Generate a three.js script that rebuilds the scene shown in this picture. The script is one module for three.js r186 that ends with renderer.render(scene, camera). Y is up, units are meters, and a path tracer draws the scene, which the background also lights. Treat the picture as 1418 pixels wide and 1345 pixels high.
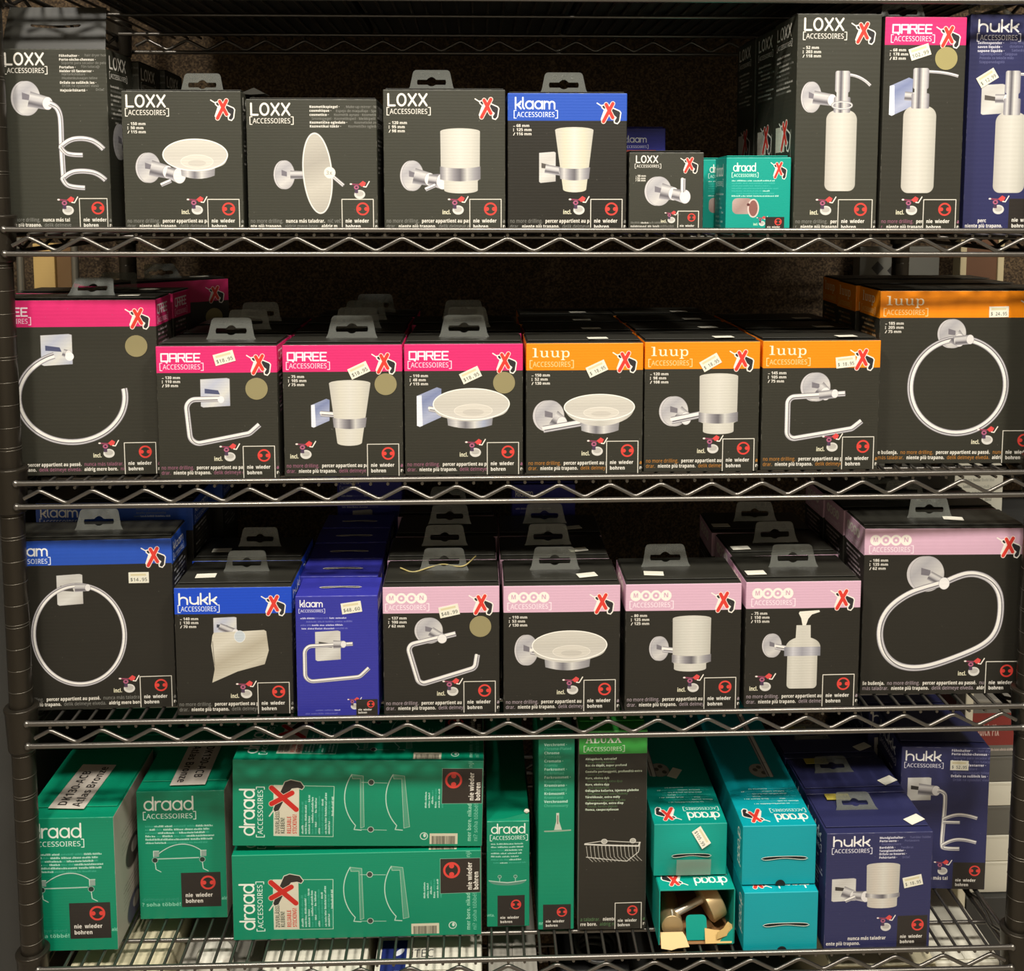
import * as THREE from 'three';
import { mergeGeometries } from 'three/addons/utils/BufferGeometryUtils.js';
import { RectAreaLightUniformsLib } from 'three/addons/lights/RectAreaLightUniformsLib.js';

// ---------------------------------------------------------------- camera, light, exposure
const scene = new THREE.Scene();
scene.background = new THREE.Color(0x000000);
const camera = new THREE.PerspectiveCamera(67.28, 1418 / 1890, 0.05, 30);
camera.position.set(-0.0615, 1.4317, 1.1296);
camera.rotation.order = 'YXZ';
camera.rotation.set(THREE.MathUtils.degToRad(-5.316), THREE.MathUtils.degToRad(-1.889), THREE.MathUtils.degToRad(-0.029));
camera.setViewOffset(1418, 1890, 0, 545, 1418, 1345);       // the lower part of an upright phone photograph

const renderer = new THREE.WebGLRenderer({ antialias: true });
renderer.toneMapping = THREE.LinearToneMapping;
renderer.toneMappingExposure = 0.67;
renderer.shadowMap.enabled = true;
RectAreaLightUniformsLib.init();

const LAMPS = [   // ceiling panels: x, z, size, radiance
  [-0.8, 1.25, 0.22, 370], [0.08, 1.3, 0.22, 350], [0.95, 1.25, 0.22, 370],
  [-0.4, 0.62, 0.1, 330], [0.7, 0.62, 0.1, 330],
];
const CEIL = 2.9;

// ---------------------------------------------------------------- helpers
let seed = 12345;
const rnd = () => { seed = (seed * 1664525 + 1013904223) >>> 0; return seed / 4294967296; };
const used = new Map();
const numbered = (n) => { const k = used.get(n) || 0; used.set(n, k + 1); return k ? n + '_' + String(k).padStart(3, '0') : n; };
function part(name, geo, mat, parent) {
  const m = new THREE.Mesh(geo, mat); m.name = name; m.castShadow = m.receiveShadow = true; parent.add(m); return m;
}
function thing(name, label, category, group) {
  const g = new THREE.Group(); g.name = numbered(name); g.userData = { label, category };
  if (group) g.userData.group = group;
  scene.add(g); return g;
}
function structure(name, geo, mat, x, y, z) {
  const m = part(name, geo, mat, scene); m.position.set(x, y, z); m.userData.kind = 'structure'; return m;
}
function canvas(w, h) { const c = document.createElement('canvas'); c.width = Math.round(w); c.height = Math.round(h); return c; }
function tex(c) {
  const t = new THREE.CanvasTexture(c); t.colorSpace = THREE.SRGBColorSpace; t.magFilter = THREE.LinearFilter; t.anisotropy = 8; return t;
}
const std = (o) => new THREE.MeshPhysicalMaterial(o);

// shared relief of corrugated board: fine flutes and a little unevenness
const boardBump = (() => {
  const W = 128, H = 512, d = new Uint8Array(W * H * 4);
  const n = []; for (let i = 0; i < 64 * 64; i++) n.push(rnd());
  const sm = (x, y) => { const ix = Math.floor(x), iy = Math.floor(y), fx = x - ix, fy = y - iy, g = (a, b) => n[((b & 63) * 64) + (a & 63)];
    return (g(ix, iy) * (1 - fx) + g(ix + 1, iy) * fx) * (1 - fy) + (g(ix, iy + 1) * (1 - fx) + g(ix + 1, iy + 1) * fx) * fy; };
  for (let y = 0; y < H; y++) for (let x = 0; x < W; x++) {
    const v = 128 + 40 * Math.sin(y / H * Math.PI * 2 * 48 + 0.6 * sm(x / 16, y / 16)) + 60 * (sm(x / 12, y / 26) - 0.5) + 40 * (sm(x / 4, y / 5) - 0.5);
    const i = (y * W + x) * 4; d[i] = d[i + 1] = d[i + 2] = Math.max(0, Math.min(255, v)); d[i + 3] = 255;
  }
  const t = new THREE.DataTexture(d, W, H); t.magFilter = THREE.LinearFilter; t.wrapS = t.wrapT = THREE.RepeatWrapping; t.needsUpdate = true; return t;
})();
const board = (o) => std({ roughness: 0.46, bumpMap: boardBump, bumpScale: 0.00011, ...o });

// ---------------------------------------------------------------- materials
const M = {
  rack: std({ color: 0x74706a, metalness: 0.88, roughness: 0.31 }),
  post: std({ color: 0x37322a, metalness: 0.65, roughness: 0.33 }),
  ring: std({ color: 0x6f6a60, metalness: 0.8, roughness: 0.35 }),
  black: board({ color: 0x2b2a24 }), navy: board({ color: 0x2b2d55 }), violet: board({ color: 0x32339a }),
  green: board({ color: 0x008a66 }), teal: board({ color: 0x00a0aa }), tealg: board({ color: 0x009a8a }),
  kraft: board({ color: 0x9a7048 }), greyboard: board({ color: 0x9a968c }), pinkedge: board({ color: 0xd8b2c4 }),
  tab: std({ color: 0xd9dcd6, roughness: 0.2, transmission: 0.9, thickness: 0, ior: 1.45 }),
  sticker: std({ color: 0xe9e6d6, roughness: 0.6 }), gold: std({ color: 0xa79d74, roughness: 0.35, metalness: 0.35 }),
  goldshine: std({ color: 0xcfc489, roughness: 0.25, metalness: 0.5 }),
  brass: std({ color: 0xd2b88a, roughness: 0.42, metalness: 0.75 }), chrome: std({ color: 0xdcd2c0, roughness: 0.35, metalness: 0.75 }),
  cream: board({ color: 0xd8cfae }), white: board({ color: 0xdedac9 }), darkgrey: board({ color: 0x3a3a38 }), yellow: std({ color: 0xb9a94a, roughness: 0.6 }),
  midgrey: board({ color: 0x67655d }), red: board({ color: 0x9c2f28 }), slot: std({ color: 0x0a0f0f, roughness: 0.8 }), tan: board({ color: 0xd2b06e }), rubber: std({ color: 0x151515, roughness: 0.6 }),
};

// ---------------------------------------------------------------- the room
const speckle = (base, spread, size, seed0) => {
  seed = seed0; const W = 512, d = new Uint8Array(W * W * 4), n = []; for (let i = 0; i < 256 * 256; i++) n.push(rnd());
  const g = (x, y, p) => n[((y % p + p) % p) * 256 + ((x % p + p) % p)];
  for (let y = 0; y < W; y++) for (let x = 0; x < W; x++) {
    const p = Math.min(256, Math.floor(W / size)), fx = x / size, fy = y / size, cx = Math.floor(fx), cy = Math.floor(fy), u = fx - cx, w = fy - cy, v = ((g(cx, cy, p) * (1 - u) + g(cx + 1, cy, p) * u) * (1 - w) + (g(cx, cy + 1, p) * (1 - u) + g(cx + 1, cy + 1, p) * u) * w) * 0.75 + g(x, y, 251) * 0.25, i = (y * W + x) * 4;
    for (let c = 0; c < 3; c++) d[i + c] = Math.max(0, Math.min(255, base[c] + spread[c] * (v - 0.5) * 2));
    d[i + 3] = 255;
  }
  const t = new THREE.DataTexture(d, W, W); t.colorSpace = THREE.SRGBColorSpace; t.magFilter = THREE.LinearFilter; t.wrapS = t.wrapT = THREE.RepeatWrapping; t.needsUpdate = true; return t;
};
const wallTex = speckle([74, 59, 41], [50, 44, 34], 2, 77); wallTex.repeat.set(10, 5.4);
const floorTex = speckle([158, 150, 138], [16, 16, 16], 2, 78); floorTex.repeat.set(10, 10);
const RX = 2.6, ZB = -0.56, ZF = 3.4, T = 0.12;
structure('floor', new THREE.BoxGeometry(2 * RX + 2 * T, T, ZF - ZB + 2 * T), std({ map: floorTex, roughness: 0.5 }), 0, -T / 2, (ZF + ZB) / 2);
structure('ceiling', new THREE.BoxGeometry(2 * RX + 2 * T, T, ZF - ZB + 2 * T), std({ color: 0xb9b5aa, roughness: 0.9 }), 0, CEIL + T / 2, (ZF + ZB) / 2);
structure('wall_back', new THREE.BoxGeometry(2 * RX + 2 * T, CEIL, T), std({ map: wallTex, roughness: 0.95 }), 0, CEIL / 2, ZB - T / 2);
structure('wall_front', new THREE.BoxGeometry(2 * RX + 2 * T, CEIL, T), std({ color: 0xc2baab, roughness: 0.9 }), 0, CEIL / 2, ZF + T / 2);
structure('wall_left', new THREE.BoxGeometry(T, CEIL, ZF - ZB), std({ color: 0x968e80, roughness: 0.9 }), -RX - T / 2, CEIL / 2, (ZF + ZB) / 2);
structure('wall_right', new THREE.BoxGeometry(T, CEIL, ZF - ZB), std({ color: 0x968e80, roughness: 0.9 }), RX + T / 2, CEIL / 2, (ZF + ZB) / 2);
LAMPS.forEach(([x, z, s, L], i) => {
  const near = z < 0.8 ? 'small square ceiling spot panel close to the rack' : z < 2 ? 'square ceiling light panel above the aisle' : 'large ceiling light panel at the far side of the aisle';
  const t = thing('ceiling_light', near + ', ' + (x < -0.3 ? 'left one' : x > 0.6 ? 'right one' : 'middle one'), 'ceiling light', 'ceiling lights of the aisle');
  t.position.set(x, CEIL, z);
  part('frame', new THREE.BoxGeometry(s + 0.03, 0.012, s + 0.03), std({ color: 0xdddad2, roughness: 0.5 }), t).position.y = -0.006;
  part('diffuser', new THREE.BoxGeometry(s, 0.004, s), std({ color: 0xffffff, emissive: 0xfff0d6, emissiveIntensity: 4 }), t).position.y = -0.014;
  const l = new THREE.RectAreaLight(new THREE.Color(1, 0.945, 0.855), L, s, s);
  l.position.set(x, CEIL - 0.02, z); l.lookAt(x, 0, z); scene.add(l);
});

// ---------------------------------------------------------------- the wire rack
const XP = 0.586, ZP = -0.013, DB = 0.46;                        // posts, their front line, depth of a shelf
const SHELF = { 0: [1.667, 0], 1: [1.3912, -0.003], 2: [1.1125, 0.002], 3: [0.8333, 0.001], 4: [0.5333, -0.0015], 5: [0.21, 0] };
const matTop = (s, x) => SHELF[s][0] - 0.0035 + Math.sin(SHELF[s][1]) * x;
const rack = thing('wire_shelving_unit', 'black wire shelving unit with grooved round posts holding all the boxes', 'shelving');
function rod(a, b, r, seg = 8) {
  const d = new THREE.Vector3().subVectors(b, a), g = new THREE.CylinderGeometry(r, r, d.length(), seg);
  g.applyQuaternion(new THREE.Quaternion().setFromUnitVectors(new THREE.Vector3(0, 1, 0), d.clone().normalize()));
  g.translate((a.x + b.x) / 2, (a.y + b.y) / 2, (a.z + b.z) / 2); return g;
}
const V = (x, y, z) => new THREE.Vector3(x, y, z);
function zigzag(n, len, y0, y1, r, horizontal) {                     // n periods from peak to peak, with short tails
  const p = len / n, raw = [[-len / 2 - p * 0.3, y0 + (y1 - y0) * 0.6]];
  for (let i = 0; i <= n; i++) { raw.push([-len / 2 + i * p, y0]); if (i < n) raw.push([-len / 2 + (i + 0.5) * p, y1]); }
  raw.push([len / 2 + p * 0.3, y0 + (y1 - y0) * 0.6]);
  const pts = [];
  raw.forEach(([x, y], i) => {
    if (i === 0 || i === raw.length - 1) return pts.push([x, y]);
    const f = 0.13, a = raw[i - 1], b = raw[i + 1];
    const q = (u) => { const ax = x + (a[0] - x) * f, ay = y + (a[1] - y) * f, bx = x + (b[0] - x) * f, by = y + (b[1] - y) * f;
      return [(1 - u) * (1 - u) * ax + 2 * u * (1 - u) * x + u * u * bx, (1 - u) * (1 - u) * ay + 2 * u * (1 - u) * y + u * u * by]; };
    const far = (t) => [x + (b[0] - x) * t, y + (b[1] - y) * t];
    pts.push(q(0), q(0.33), q(0.67), q(1)); if (i < raw.length - 2) pts.push(far(.35), far(.65));
  });
  const cp = pts.map(([x, y]) => horizontal ? V(x, y, 0) : V(0, y, x));
  return new THREE.TubeGeometry(new THREE.CatmullRomCurve3(cp, false, 'catmullrom', 0.1), pts.length * 2, r, 7, false);
}
const PER = 0.05785, NPER = 19, LEN = PER * NPER;
const gRail = mergeGeometries([rod(V(-0.575, 0, 0), V(0.575, 0, 0), 0.0031, 10), new THREE.SphereGeometry(0.0042, 8, 6).translate(-0.575, 0, 0), new THREE.SphereGeometry(0.0042, 8, 6).translate(0.575, 0, 0)]);
const gZig = zigzag(NPER, LEN, -0.0085, -0.0235, 0.0023, true);
const sideLen = DB - 0.05, gSideRail = rod(V(0, 0, -sideLen / 2), V(0, 0, sideLen / 2), 0.0031, 8), gSideZig = zigzag(6, sideLen - 0.05, -0.0115, -0.0235, 0.0023, false);
const gMat = rod(V(0, 0, -DB + 0.026 - 0.004), V(0, 0, -0.001), 0.0019, 6), gCross = rod(V(-0.57, 0, 0), V(0.57, 0, 0), 0.0026, 7);
const gCollar = new THREE.LatheGeometry([[0.0129, -0.036], [0.0152, -0.036], [0.0158, -0.034], [0.0178, 0.010], [0.0188, 0.0115], [0.0188, 0.0145], [0.0178, 0.0158], [0.0129, 0.0158]].map(([x, y]) => new THREE.Vector2(x, y)), 28);
for (const s of [0, 1, 2, 3, 4, 5]) {
  const g = new THREE.Group(); g.name = 'shelf'; rack.add(g); g.position.y = SHELF[s][0]; g.rotation.z = SHELF[s][1];
  const zb = -(DB - 0.026);
  for (const z of [0, zb]) {
    part('rail', gRail, M.rack, g).position.set(0, 0, z); part('rail', gRail, M.rack, g).position.set(0, -0.0265, z);
    part('zigzag_wire', gZig, M.rack, g).position.set(0, 0, z === 0 ? -0.001 : z + 0.001);
  }
  for (const x of [-XP, XP]) {
    const q = x < 0 ? x + 0.001 : x - 0.001;
    for (const y of [-0.008, -0.0265]) part('side_rail', gSideRail, M.rack, g).position.set(q, y, zb / 2);
    part('zigzag_wire', gSideZig, M.rack, g).position.set(q, 0, zb / 2);
    for (const z of [ZP, zb - ZP]) part('collar', gCollar, M.post, g).position.set(x, 0, z);
  }
  for (const z of [-0.056, -0.21, -0.37]) part('cross_wire', gCross, M.rack, g).position.set(0, -0.0098, z);
  const n = 3 * NPER, x0 = -LEN / 2;
  if (s === 0 || s === 5) {
    const a = []; for (let i = 0; i <= n; i++) a.push(gMat.clone().translate(x0 + i * PER / 3, -0.0055, 0));
    const m = part('wire_mat', mergeGeometries(a), M.rack, g); m.userData.kind = 'stuff';
  } else for (let i = 0; i <= n; i++) part('mat_wire', gMat, M.rack, g).position.set(x0 + i * PER / 3, -0.0055, 0);
}
{
  const prof = [[0.0001, 0.03], [0.0127, 0.03]];
  for (let i = 1; i < 73; i++) { const y = 0.03 + i * 0.0254; prof.push([0.0127, y - 0.0007], [0.0121, y - 0.0003], [0.0121, y + 0.0003], [0.0127, y + 0.0007]);
    if (i % 4 === 0) prof.push([0.0127, y + 0.0026], [0.0123, y + 0.003], [0.0123, y + 0.0034], [0.0127, y + 0.0038]); }
  prof.push([0.0127, 1.895], [0.0001, 1.9]);
  const gp = new THREE.LatheGeometry(prof.map(([x, y]) => new THREE.Vector2(x, y)), 28);
  const gRing = new THREE.TorusGeometry(.01265, .00042, 5, 28).rotateX(Math.PI / 2);
  const foot = new THREE.LatheGeometry([[0.0001, 0], [0.02, 0], [0.02, 0.006], [0.008, 0.012], [0.006, 0.031], [0.0001, 0.031]].map(([x, y]) => new THREE.Vector2(x, y)), 18);
  for (const x of [-XP, XP]) for (const z of [ZP, -(DB - 0.026) - ZP]) {
    const p = part('post', gp, M.post, rack); p.position.set(x, 0, z); part('foot', foot, M.rubber, p); if (z === ZP) for (let i = 12; i < 73; i++) { part('groove_ring', gRing, M.ring, p).position.y = .03 + i * .0254; if (i % 4 === 0) part('groove_ring', gRing, M.ring, p).position.y = .0332 + i * .0254; }
  }
}

// ---------------------------------------------------------------- the print on the cartons (flat print: lettering, emblems and product pictures)
const S = 3;
const INK = { white: '#efeae0', grey: '#8b8a86', black: '#2a2a27' };
function sheet(W, H, bg) {
  const c = canvas(W * S, H * S), x = c.getContext('2d'); x.scale(S, S); x.fillStyle = bg; x.fillRect(0, 0, W, H); x.lineCap = 'round'; x.lineJoin = 'round'; x.W = W; x.H = H; return x;
}
function line(x, pts, w, col, close) { x.beginPath(); pts.forEach((p, i) => i ? x.lineTo(p[0], p[1]) : x.moveTo(p[0], p[1])); if (close) x.closePath(); x.lineWidth = w; x.strokeStyle = col; x.stroke(); }
function poly(x, pts, fill, stroke, w = 0.6) { x.beginPath(); pts.forEach((p, i) => i ? x.lineTo(p[0], p[1]) : x.moveTo(p[0], p[1])); x.closePath(); if (fill) { x.fillStyle = fill; x.fill(); } if (stroke) { x.lineWidth = w; x.strokeStyle = stroke; x.stroke(); } }
function ell(x, cx, cy, rx, ry, fill, stroke, w = 0.6, rot = 0, a0 = 0, a1 = Math.PI * 2) { x.beginPath(); x.ellipse(cx, cy, rx, ry, rot, a0, a1); if (fill) { x.fillStyle = fill; x.fill(); } if (stroke) { x.lineWidth = w; x.strokeStyle = stroke; x.stroke(); } }
const ink = (c, f = .87) => '#' + [1, 3, 5].map((i) => Math.round(parseInt(c.slice(i, i + 2), 16) * f).toString(16).padStart(2, '0')).join('');
function lin(x, x0, y0, x1, y1, ...stops) { const g = x.createLinearGradient(x0, y0, x1, y1); stops.forEach((c, i) => g.addColorStop(i / (stops.length - 1), ink(c))); return g; }
function fit(x, str, x0, base, w, size, font, col) {
  x.save(); x.font = font.replace('$', size + 'px'); x.fillStyle = col; const m = x.measureText(str).width; x.translate(x0, base); if (w) x.scale(w / m, 1); x.fillText(str, 0, 0); x.restore(); return w || m;
}
const SANS = '$ sans-serif', BOLD = 'bold $ sans-serif', SERIF = 'bold $ serif';
function accessoires(x, x0, y0, w, h, col) {
  const b = h * 0.28;
  line(x, [[x0 + b, y0], [x0, y0], [x0, y0 + h], [x0 + b, y0 + h]], h * 0.11, col); line(x, [[x0 + w - b, y0], [x0 + w, y0], [x0 + w, y0 + h], [x0 + w - b, y0 + h]], h * 0.11, col);
  fit(x, 'ACCESSOIRES', x0 + b * 1.3, y0 + h * 0.84, w - b * 2.6, h * 0.92, SANS, col);
}
// word marks as pen strokes in a box of height 1; each letter returns its width
const GLYPH = {
  L: [[[0, 0], [0, 1], [.52, 1]], .74], X: [[[0, 0], [.6, 1]], .86, [[.6, 0], [0, 1]]],
  q: [[[.75, 1.15], [.55, .95], [0, .95], [0, 0], [.9, 0], [.9, .95], [.55, .95]], 1.15], A: [[[0, 1], [0, 0], [.85, 0], [.85, 1]], 1.1, [[0, .55], [.85, .55]]],
  r: [[[0, 1], [0, 0], [.85, 0], [.85, .5], [0, .5]], 1.1, [[.5, .5], [.85, 1]]], E: [[[.75, 0], [0, 0], [0, 1], [.75, 1]], 1.0, [[0, .5], [.65, .5]]],
};
function mark(x, word, x0, y0, w, h, col, lw) {
  const run = (draw) => {
    let p = 0;
    for (const ch of word) {
      if (GLYPH[ch]) { const g = GLYPH[ch]; if (draw) { for (const s of [g[0], g[2]]) if (s) line(x, s.map(([a, b]) => [x0 + (p + a) * k, y0 + b * h]), lw, col); } p += g[1]; continue; }
      const L = (pts) => draw && line(x, pts.map(([a, b]) => [x0 + (p + a) * k, y0 + b * h]), lw, col);
      const C = (cx, cy, r, a0 = 0, a1 = Math.PI * 2) => draw && ell(x, x0 + (p + cx) * k, y0 + cy * h, r * k, r * h, null, col, lw, 0, a0, a1);
      const PI = Math.PI;
      if (ch === 'O') { if (draw) ell(x, x0 + (p + .33) * k, y0 + .5 * h, .33 * k, .5 * h, null, col, lw); p += .9; }
      if (ch === 'a') { C(.33, .66, .33); L([[.66, .34], [.66, 1]]); p += .86; }
      if (ch === 'd') { C(.33, .66, .33); L([[.66, 0], [.66, 1]]); p += .86; }
      if (ch === 'R') { L([[0, .34], [0, 1]]); C(.3, .64, .3, PI, PI * 1.6); p += .5; }
      if (ch === 'k') { L([[0, 0], [0, 1]]); C(.35, .3, .3, PI * .45, PI * .62); L([[.5, .36], [.2, .66], [0, .66]]); L([[.2, .66], [.5, 1]]); p += .68; }
      if (ch === 'l') { L([[0, 0], [0, .85], [.12, 1]]); p += .28; }
      if (ch === 'h') { L([[0, 0], [0, 1]]); C(.3, .66, .3, PI, PI * 2); L([[.6, .66], [.6, 1]]); p += .82; }
      if (ch === 'u') { L([[0, .34], [0, .7]]); C(.3, .68, .3, 0, PI); L([[.6, .34], [.6, 1]]); p += .8; }
      if (ch === 'm') { L([[0, .34], [0, 1]]); C(.24, .6, .24, PI, PI * 2); L([[.48, .6], [.48, 1]]); C(.72, .6, .24, PI, PI * 2); L([[.96, .6], [.96, 1]]); p += 1.1; }
    }
    return p;
  };
  let k = 1; const total = run(false) - 0.2; k = w / total; run(true);
}
const BRAND = {
  loxx: { bg: '#393930', band: null, ink: '#efeae0', thin: '#8d8c86', logo: (x, X, Y, w, h) => mark(x, 'LOXX', X, Y, w, h, '#efeae0', h * .18) },
  qaree: { bg: '#302f27', band: '#d82a6e', ink: '#f6dbe6', thin: '#b06a88', logo: (x, X, Y, w, h) => mark(x, 'qArEE', X, Y, w, h, '#f7eaee', h * .2) },
  luup: { bg: '#302f27', band: '#f08a06', ink: '#f7cf96', thin: '#c9822f', logo: (x, X, Y, w, h) => { ['l', 'u', 'u', 'p'].forEach((c, i) => fit(x, c, X + w * [.02, .2, .475, .745][i], Y + h * .82, w * [.16, .26, .26, .25][i], h * 1.5, '$ serif', '#fbf0d8')); } },
  moon: { bg: '#25231d', band: '#d9b0c5', ink: '#f3e2ea', thin: '#b9a8b0', logo: (x, X, Y, w, h) => { ['m', 'o', 'o', 'n'].forEach((c, i) => { const r = w * .112, cx = X + r + i * (w - 2 * r) / 3; ell(x, cx, Y + h * .5, r, r, c === 'o' ? null : '#f6eee4', '#f6eee4', r * .5); if (c === 'o') ell(x, cx, Y + h * .5, r * .28, r * .28, '#f6eee4'); else fit(x, c.toUpperCase(), cx - r * .62, Y + h * .5 + r * .5, r * 1.24, r * 1.5, BOLD, '#d0a8bc'); }); } },
  klaam: { bg: '#25231d', band: '#2450b4', ink: '#eceff6', thin: '#8d8c86', logo: (x, X, Y, w, h) => mark(x, 'klaam', X, Y, w, h, '#f2f2f0', h * .15) },
  klaamv: { bg: '#31339a', band: null, ink: '#e8e8f4', thin: '#8688c8', logo: (x, X, Y, w, h) => mark(x, 'klaam', X, Y, w, h, '#f2f2f0', h * .15) },
  hukk: { bg: '#25231d', band: '#1648c4', ink: '#eceff6', thin: '#8d8c86', logo: (x, X, Y, w, h) => mark(x, 'hukk', X, Y, w, h, '#f4f2ee', h * .165) },
  hukkn: { bg: '#2d2f5a', band: null, ink: '#eceaf0', thin: '#7577a0', logo: (x, X, Y, w, h) => mark(x, 'hukk', X, Y, w, h, '#f4f2ee', h * .165) },
  draad: { bg: '#008a66', band: null, ink: '#eef4ea', thin: '#5fb79c', logo: (x, X, Y, w, h) => mark(x, 'dRaad', X, Y, w, h, '#f1f3e8', h * .13) },
  teal: { bg: '#00a0aa', band: null, ink: '#eef4ea', thin: '#62bcc2', logo: (x, X, Y, w, h) => mark(x, 'dRaad', X, Y, w, h, '#f1f3e8', h * .13) },
  tealg: { bg: '#009a8a', band: null, ink: '#eef4ea', thin: '#5fb9ac', logo: (x, X, Y, w, h) => mark(x, 'dRaad', X, Y, w, h, '#f1f3e8', h * .13) },
  aluxx: { bg: '#28251e', band: '#3cab45', ink: '#dff0d8', thin: '#5c8a56', logo: (x, X, Y, w, h) => fit(x, 'ALUXX', X, Y + h, w, h * 1.3, SERIF, '#f2f2ea') },
};
function drill(x, X, Y, w, h) {                               // power drill crossed out in red
  const P = (a) => a.map(([u, v]) => [X + u * w, Y + v * h]);
  line(x, P([[.0, .06], [.2, .2]]), w * .05, '#f2ece2');
  const body = P([[.2, .16], [.32, .14], [.5, .2], [.95, .42], [1, .5], [.95, .88], [.86, 1], [.74, .96], [.72, .86], [.8, .72], [.62, .56], [.3, .36], [.2, .26]]);
  poly(x, body, '#2b2a2c', '#f2ece2', w * .05);
  line(x, P([[.34, .36], [.2, .8]]), w * .1, '#f2ece2');
  const c1 = P([[.66, .08], [.27, .9]]), c2 = P([[.38, .12], [.66, .72]]);
  line(x, c1, w * .2, '#f2ded2'); line(x, c2, w * .2, '#f2ded2'); line(x, c1, w * .14, '#dc3b31'); line(x, c2, w * .14, '#dc3b31');
}
function incl(x, X, Y, s = 1, word = true) {                      // tube, disc and tick; X, Y the lower left of the disc
  if (word) fit(x, 'incl.', X - 15 * s, Y, 13 * s, 9 * s, BOLD, '#f4efcf');
  ell(x, X + 9 * s, Y - 6 * s, 8.5 * s, 7 * s, '#d9d6cf'); ell(x, X + 9 * s, Y - 7 * s, 6 * s, 4 * s, '#b9b5ae');
  x.fillStyle = '#4c3a52'; x.fillRect(X + 1.5 * s, Y - 17 * s, 5 * s, 9 * s); ell(x, X + 4 * s, Y - 17 * s, 4 * s, 3.4 * s, '#b0607e'); ell(x, X + 4 * s, Y - 17 * s, 1.8 * s, 1.4 * s, '#3a2030');
  line(x, [[X - 5 * s, Y - 22 * s], [X + 8 * s, Y - 21 * s]], 2.2 * s, '#8a4058'); ell(x, X - 4.5 * s, Y - 22 * s, 2 * s, 1.3 * s, '#f0e4dc');
  poly(x, [[X + 8 * s, Y - 22 * s], [X + 14 * s, Y - 27 * s], [X + 19 * s, Y - 24 * s], [X + 17 * s, Y - 19 * s], [X + 12 * s, Y - 18 * s]], '#de4c4a');
  line(x, [[X + 15 * s, Y - 18 * s], [X + 19 * s, Y - 17.5 * s], [X + 24 * s, Y - 26 * s]], 1.7 * s, '#f2ece0');
}
function emblem(x, cx, cy, r) {
  ell(x, cx, cy, r * .86, r * .86, null, '#e0433a', r * .26); for (const s of [-1, 1]) ell(x, cx + s * r * .52, cy, r * .3, r * .3, '#e0433a');
}
function never(x, X, Y, w, h, mode, s = 1) {                   // the box that says «nie wieder bohren»
  if (mode === 'frame') line(x, [[X, Y + h + 4], [X, Y], [X + w, Y], [X + w, Y + h + 4]], 1.1, '#ece7da'); else { x.fillStyle = '#2b2622'; x.fillRect(X, Y, w, h); }
  emblem(x, X + w * (mode === 'frame' ? .66 : .68), Y + h * (mode === 'frame' ? .29 : .3), 9.2 * s);
  fit(x, 'nie  wieder', X + 4.5 * s, Y + h - 13.5 * s, 33 * s, 6.9 * s, BOLD, '#f4f0e6'); fit(x, 'bohren', X + 4.5 * s, Y + h - 5.6 * s, 21.5 * s, 6.9 * s, BOLD, '#f4f0e6');
}
const TICKER = [[['no more drilling.', 0], ['percer appartient au passé.', 1], ['nunca más taladrar.', 0], ['nič več vrtanja.', 1]], [['drar.', 0], ['niente più trapano.', 1], ['delik delmeye elveda.', 0], ['aldrig mere bore.', 1], ['nikad', 0]]];
function ticker(x, x0, x1, y, b, shift = 0, rows = TICKER) {
  x.save(); x.beginPath(); x.rect(x0, y - 12, x1 - x0, 30); x.clip();
  rows.forEach((row, i) => { let p = x0 + 2 - shift * i; for (const [t, bold] of row) { const q = x; q.font = (bold ? BOLD : SANS).replace('$', '7.3px'); const wd = q.measureText(t).width * (bold ? .78 : .84); p += fit(x, t, p, y + i * 7.4, wd || 4, 7.3, bold ? BOLD : SANS, bold ? '#f1ece0' : b.thin) + 3.4; } });
  x.restore();
}
function words(x, x0, y, w, n, dy, h, b, lines) {                // blocks of small print: real words where they can be read, else strokes of about the same grey
  for (let i = 0; i < n; i++) {
    const yy = y + i * dy;
    if (lines && lines[i]) { fit(x, lines[i][0], x0, yy, 0, dy * .92, BOLD, b.ink); if (lines[i][1]) fit(x, lines[i][1], x0 + lines[i][0].length * dy * .52 + 3, yy, 0, dy * .9, SANS, b.thin); continue; }
    let p = x0 + (rnd() < .2 ? w * .2 * rnd() : 0); const end = x0 + w * (.72 + .28 * rnd()); let bold = rnd() < .5;
    while (p < end) { const l = Math.min(end - p, 4 + rnd() * 11); x.fillStyle = bold ? b.ink : b.thin; x.globalAlpha = bold ? .95 : .75; for (let q = 0; q < l; q += 1.35) { const hh = h * (.55 + .45 * rnd()); x.fillRect(p + q, yy - hh, .85, hh); } x.globalAlpha = 1; p += l + 1.6; if (rnd() < .25) bold = !bold; }
  }
}
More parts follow.
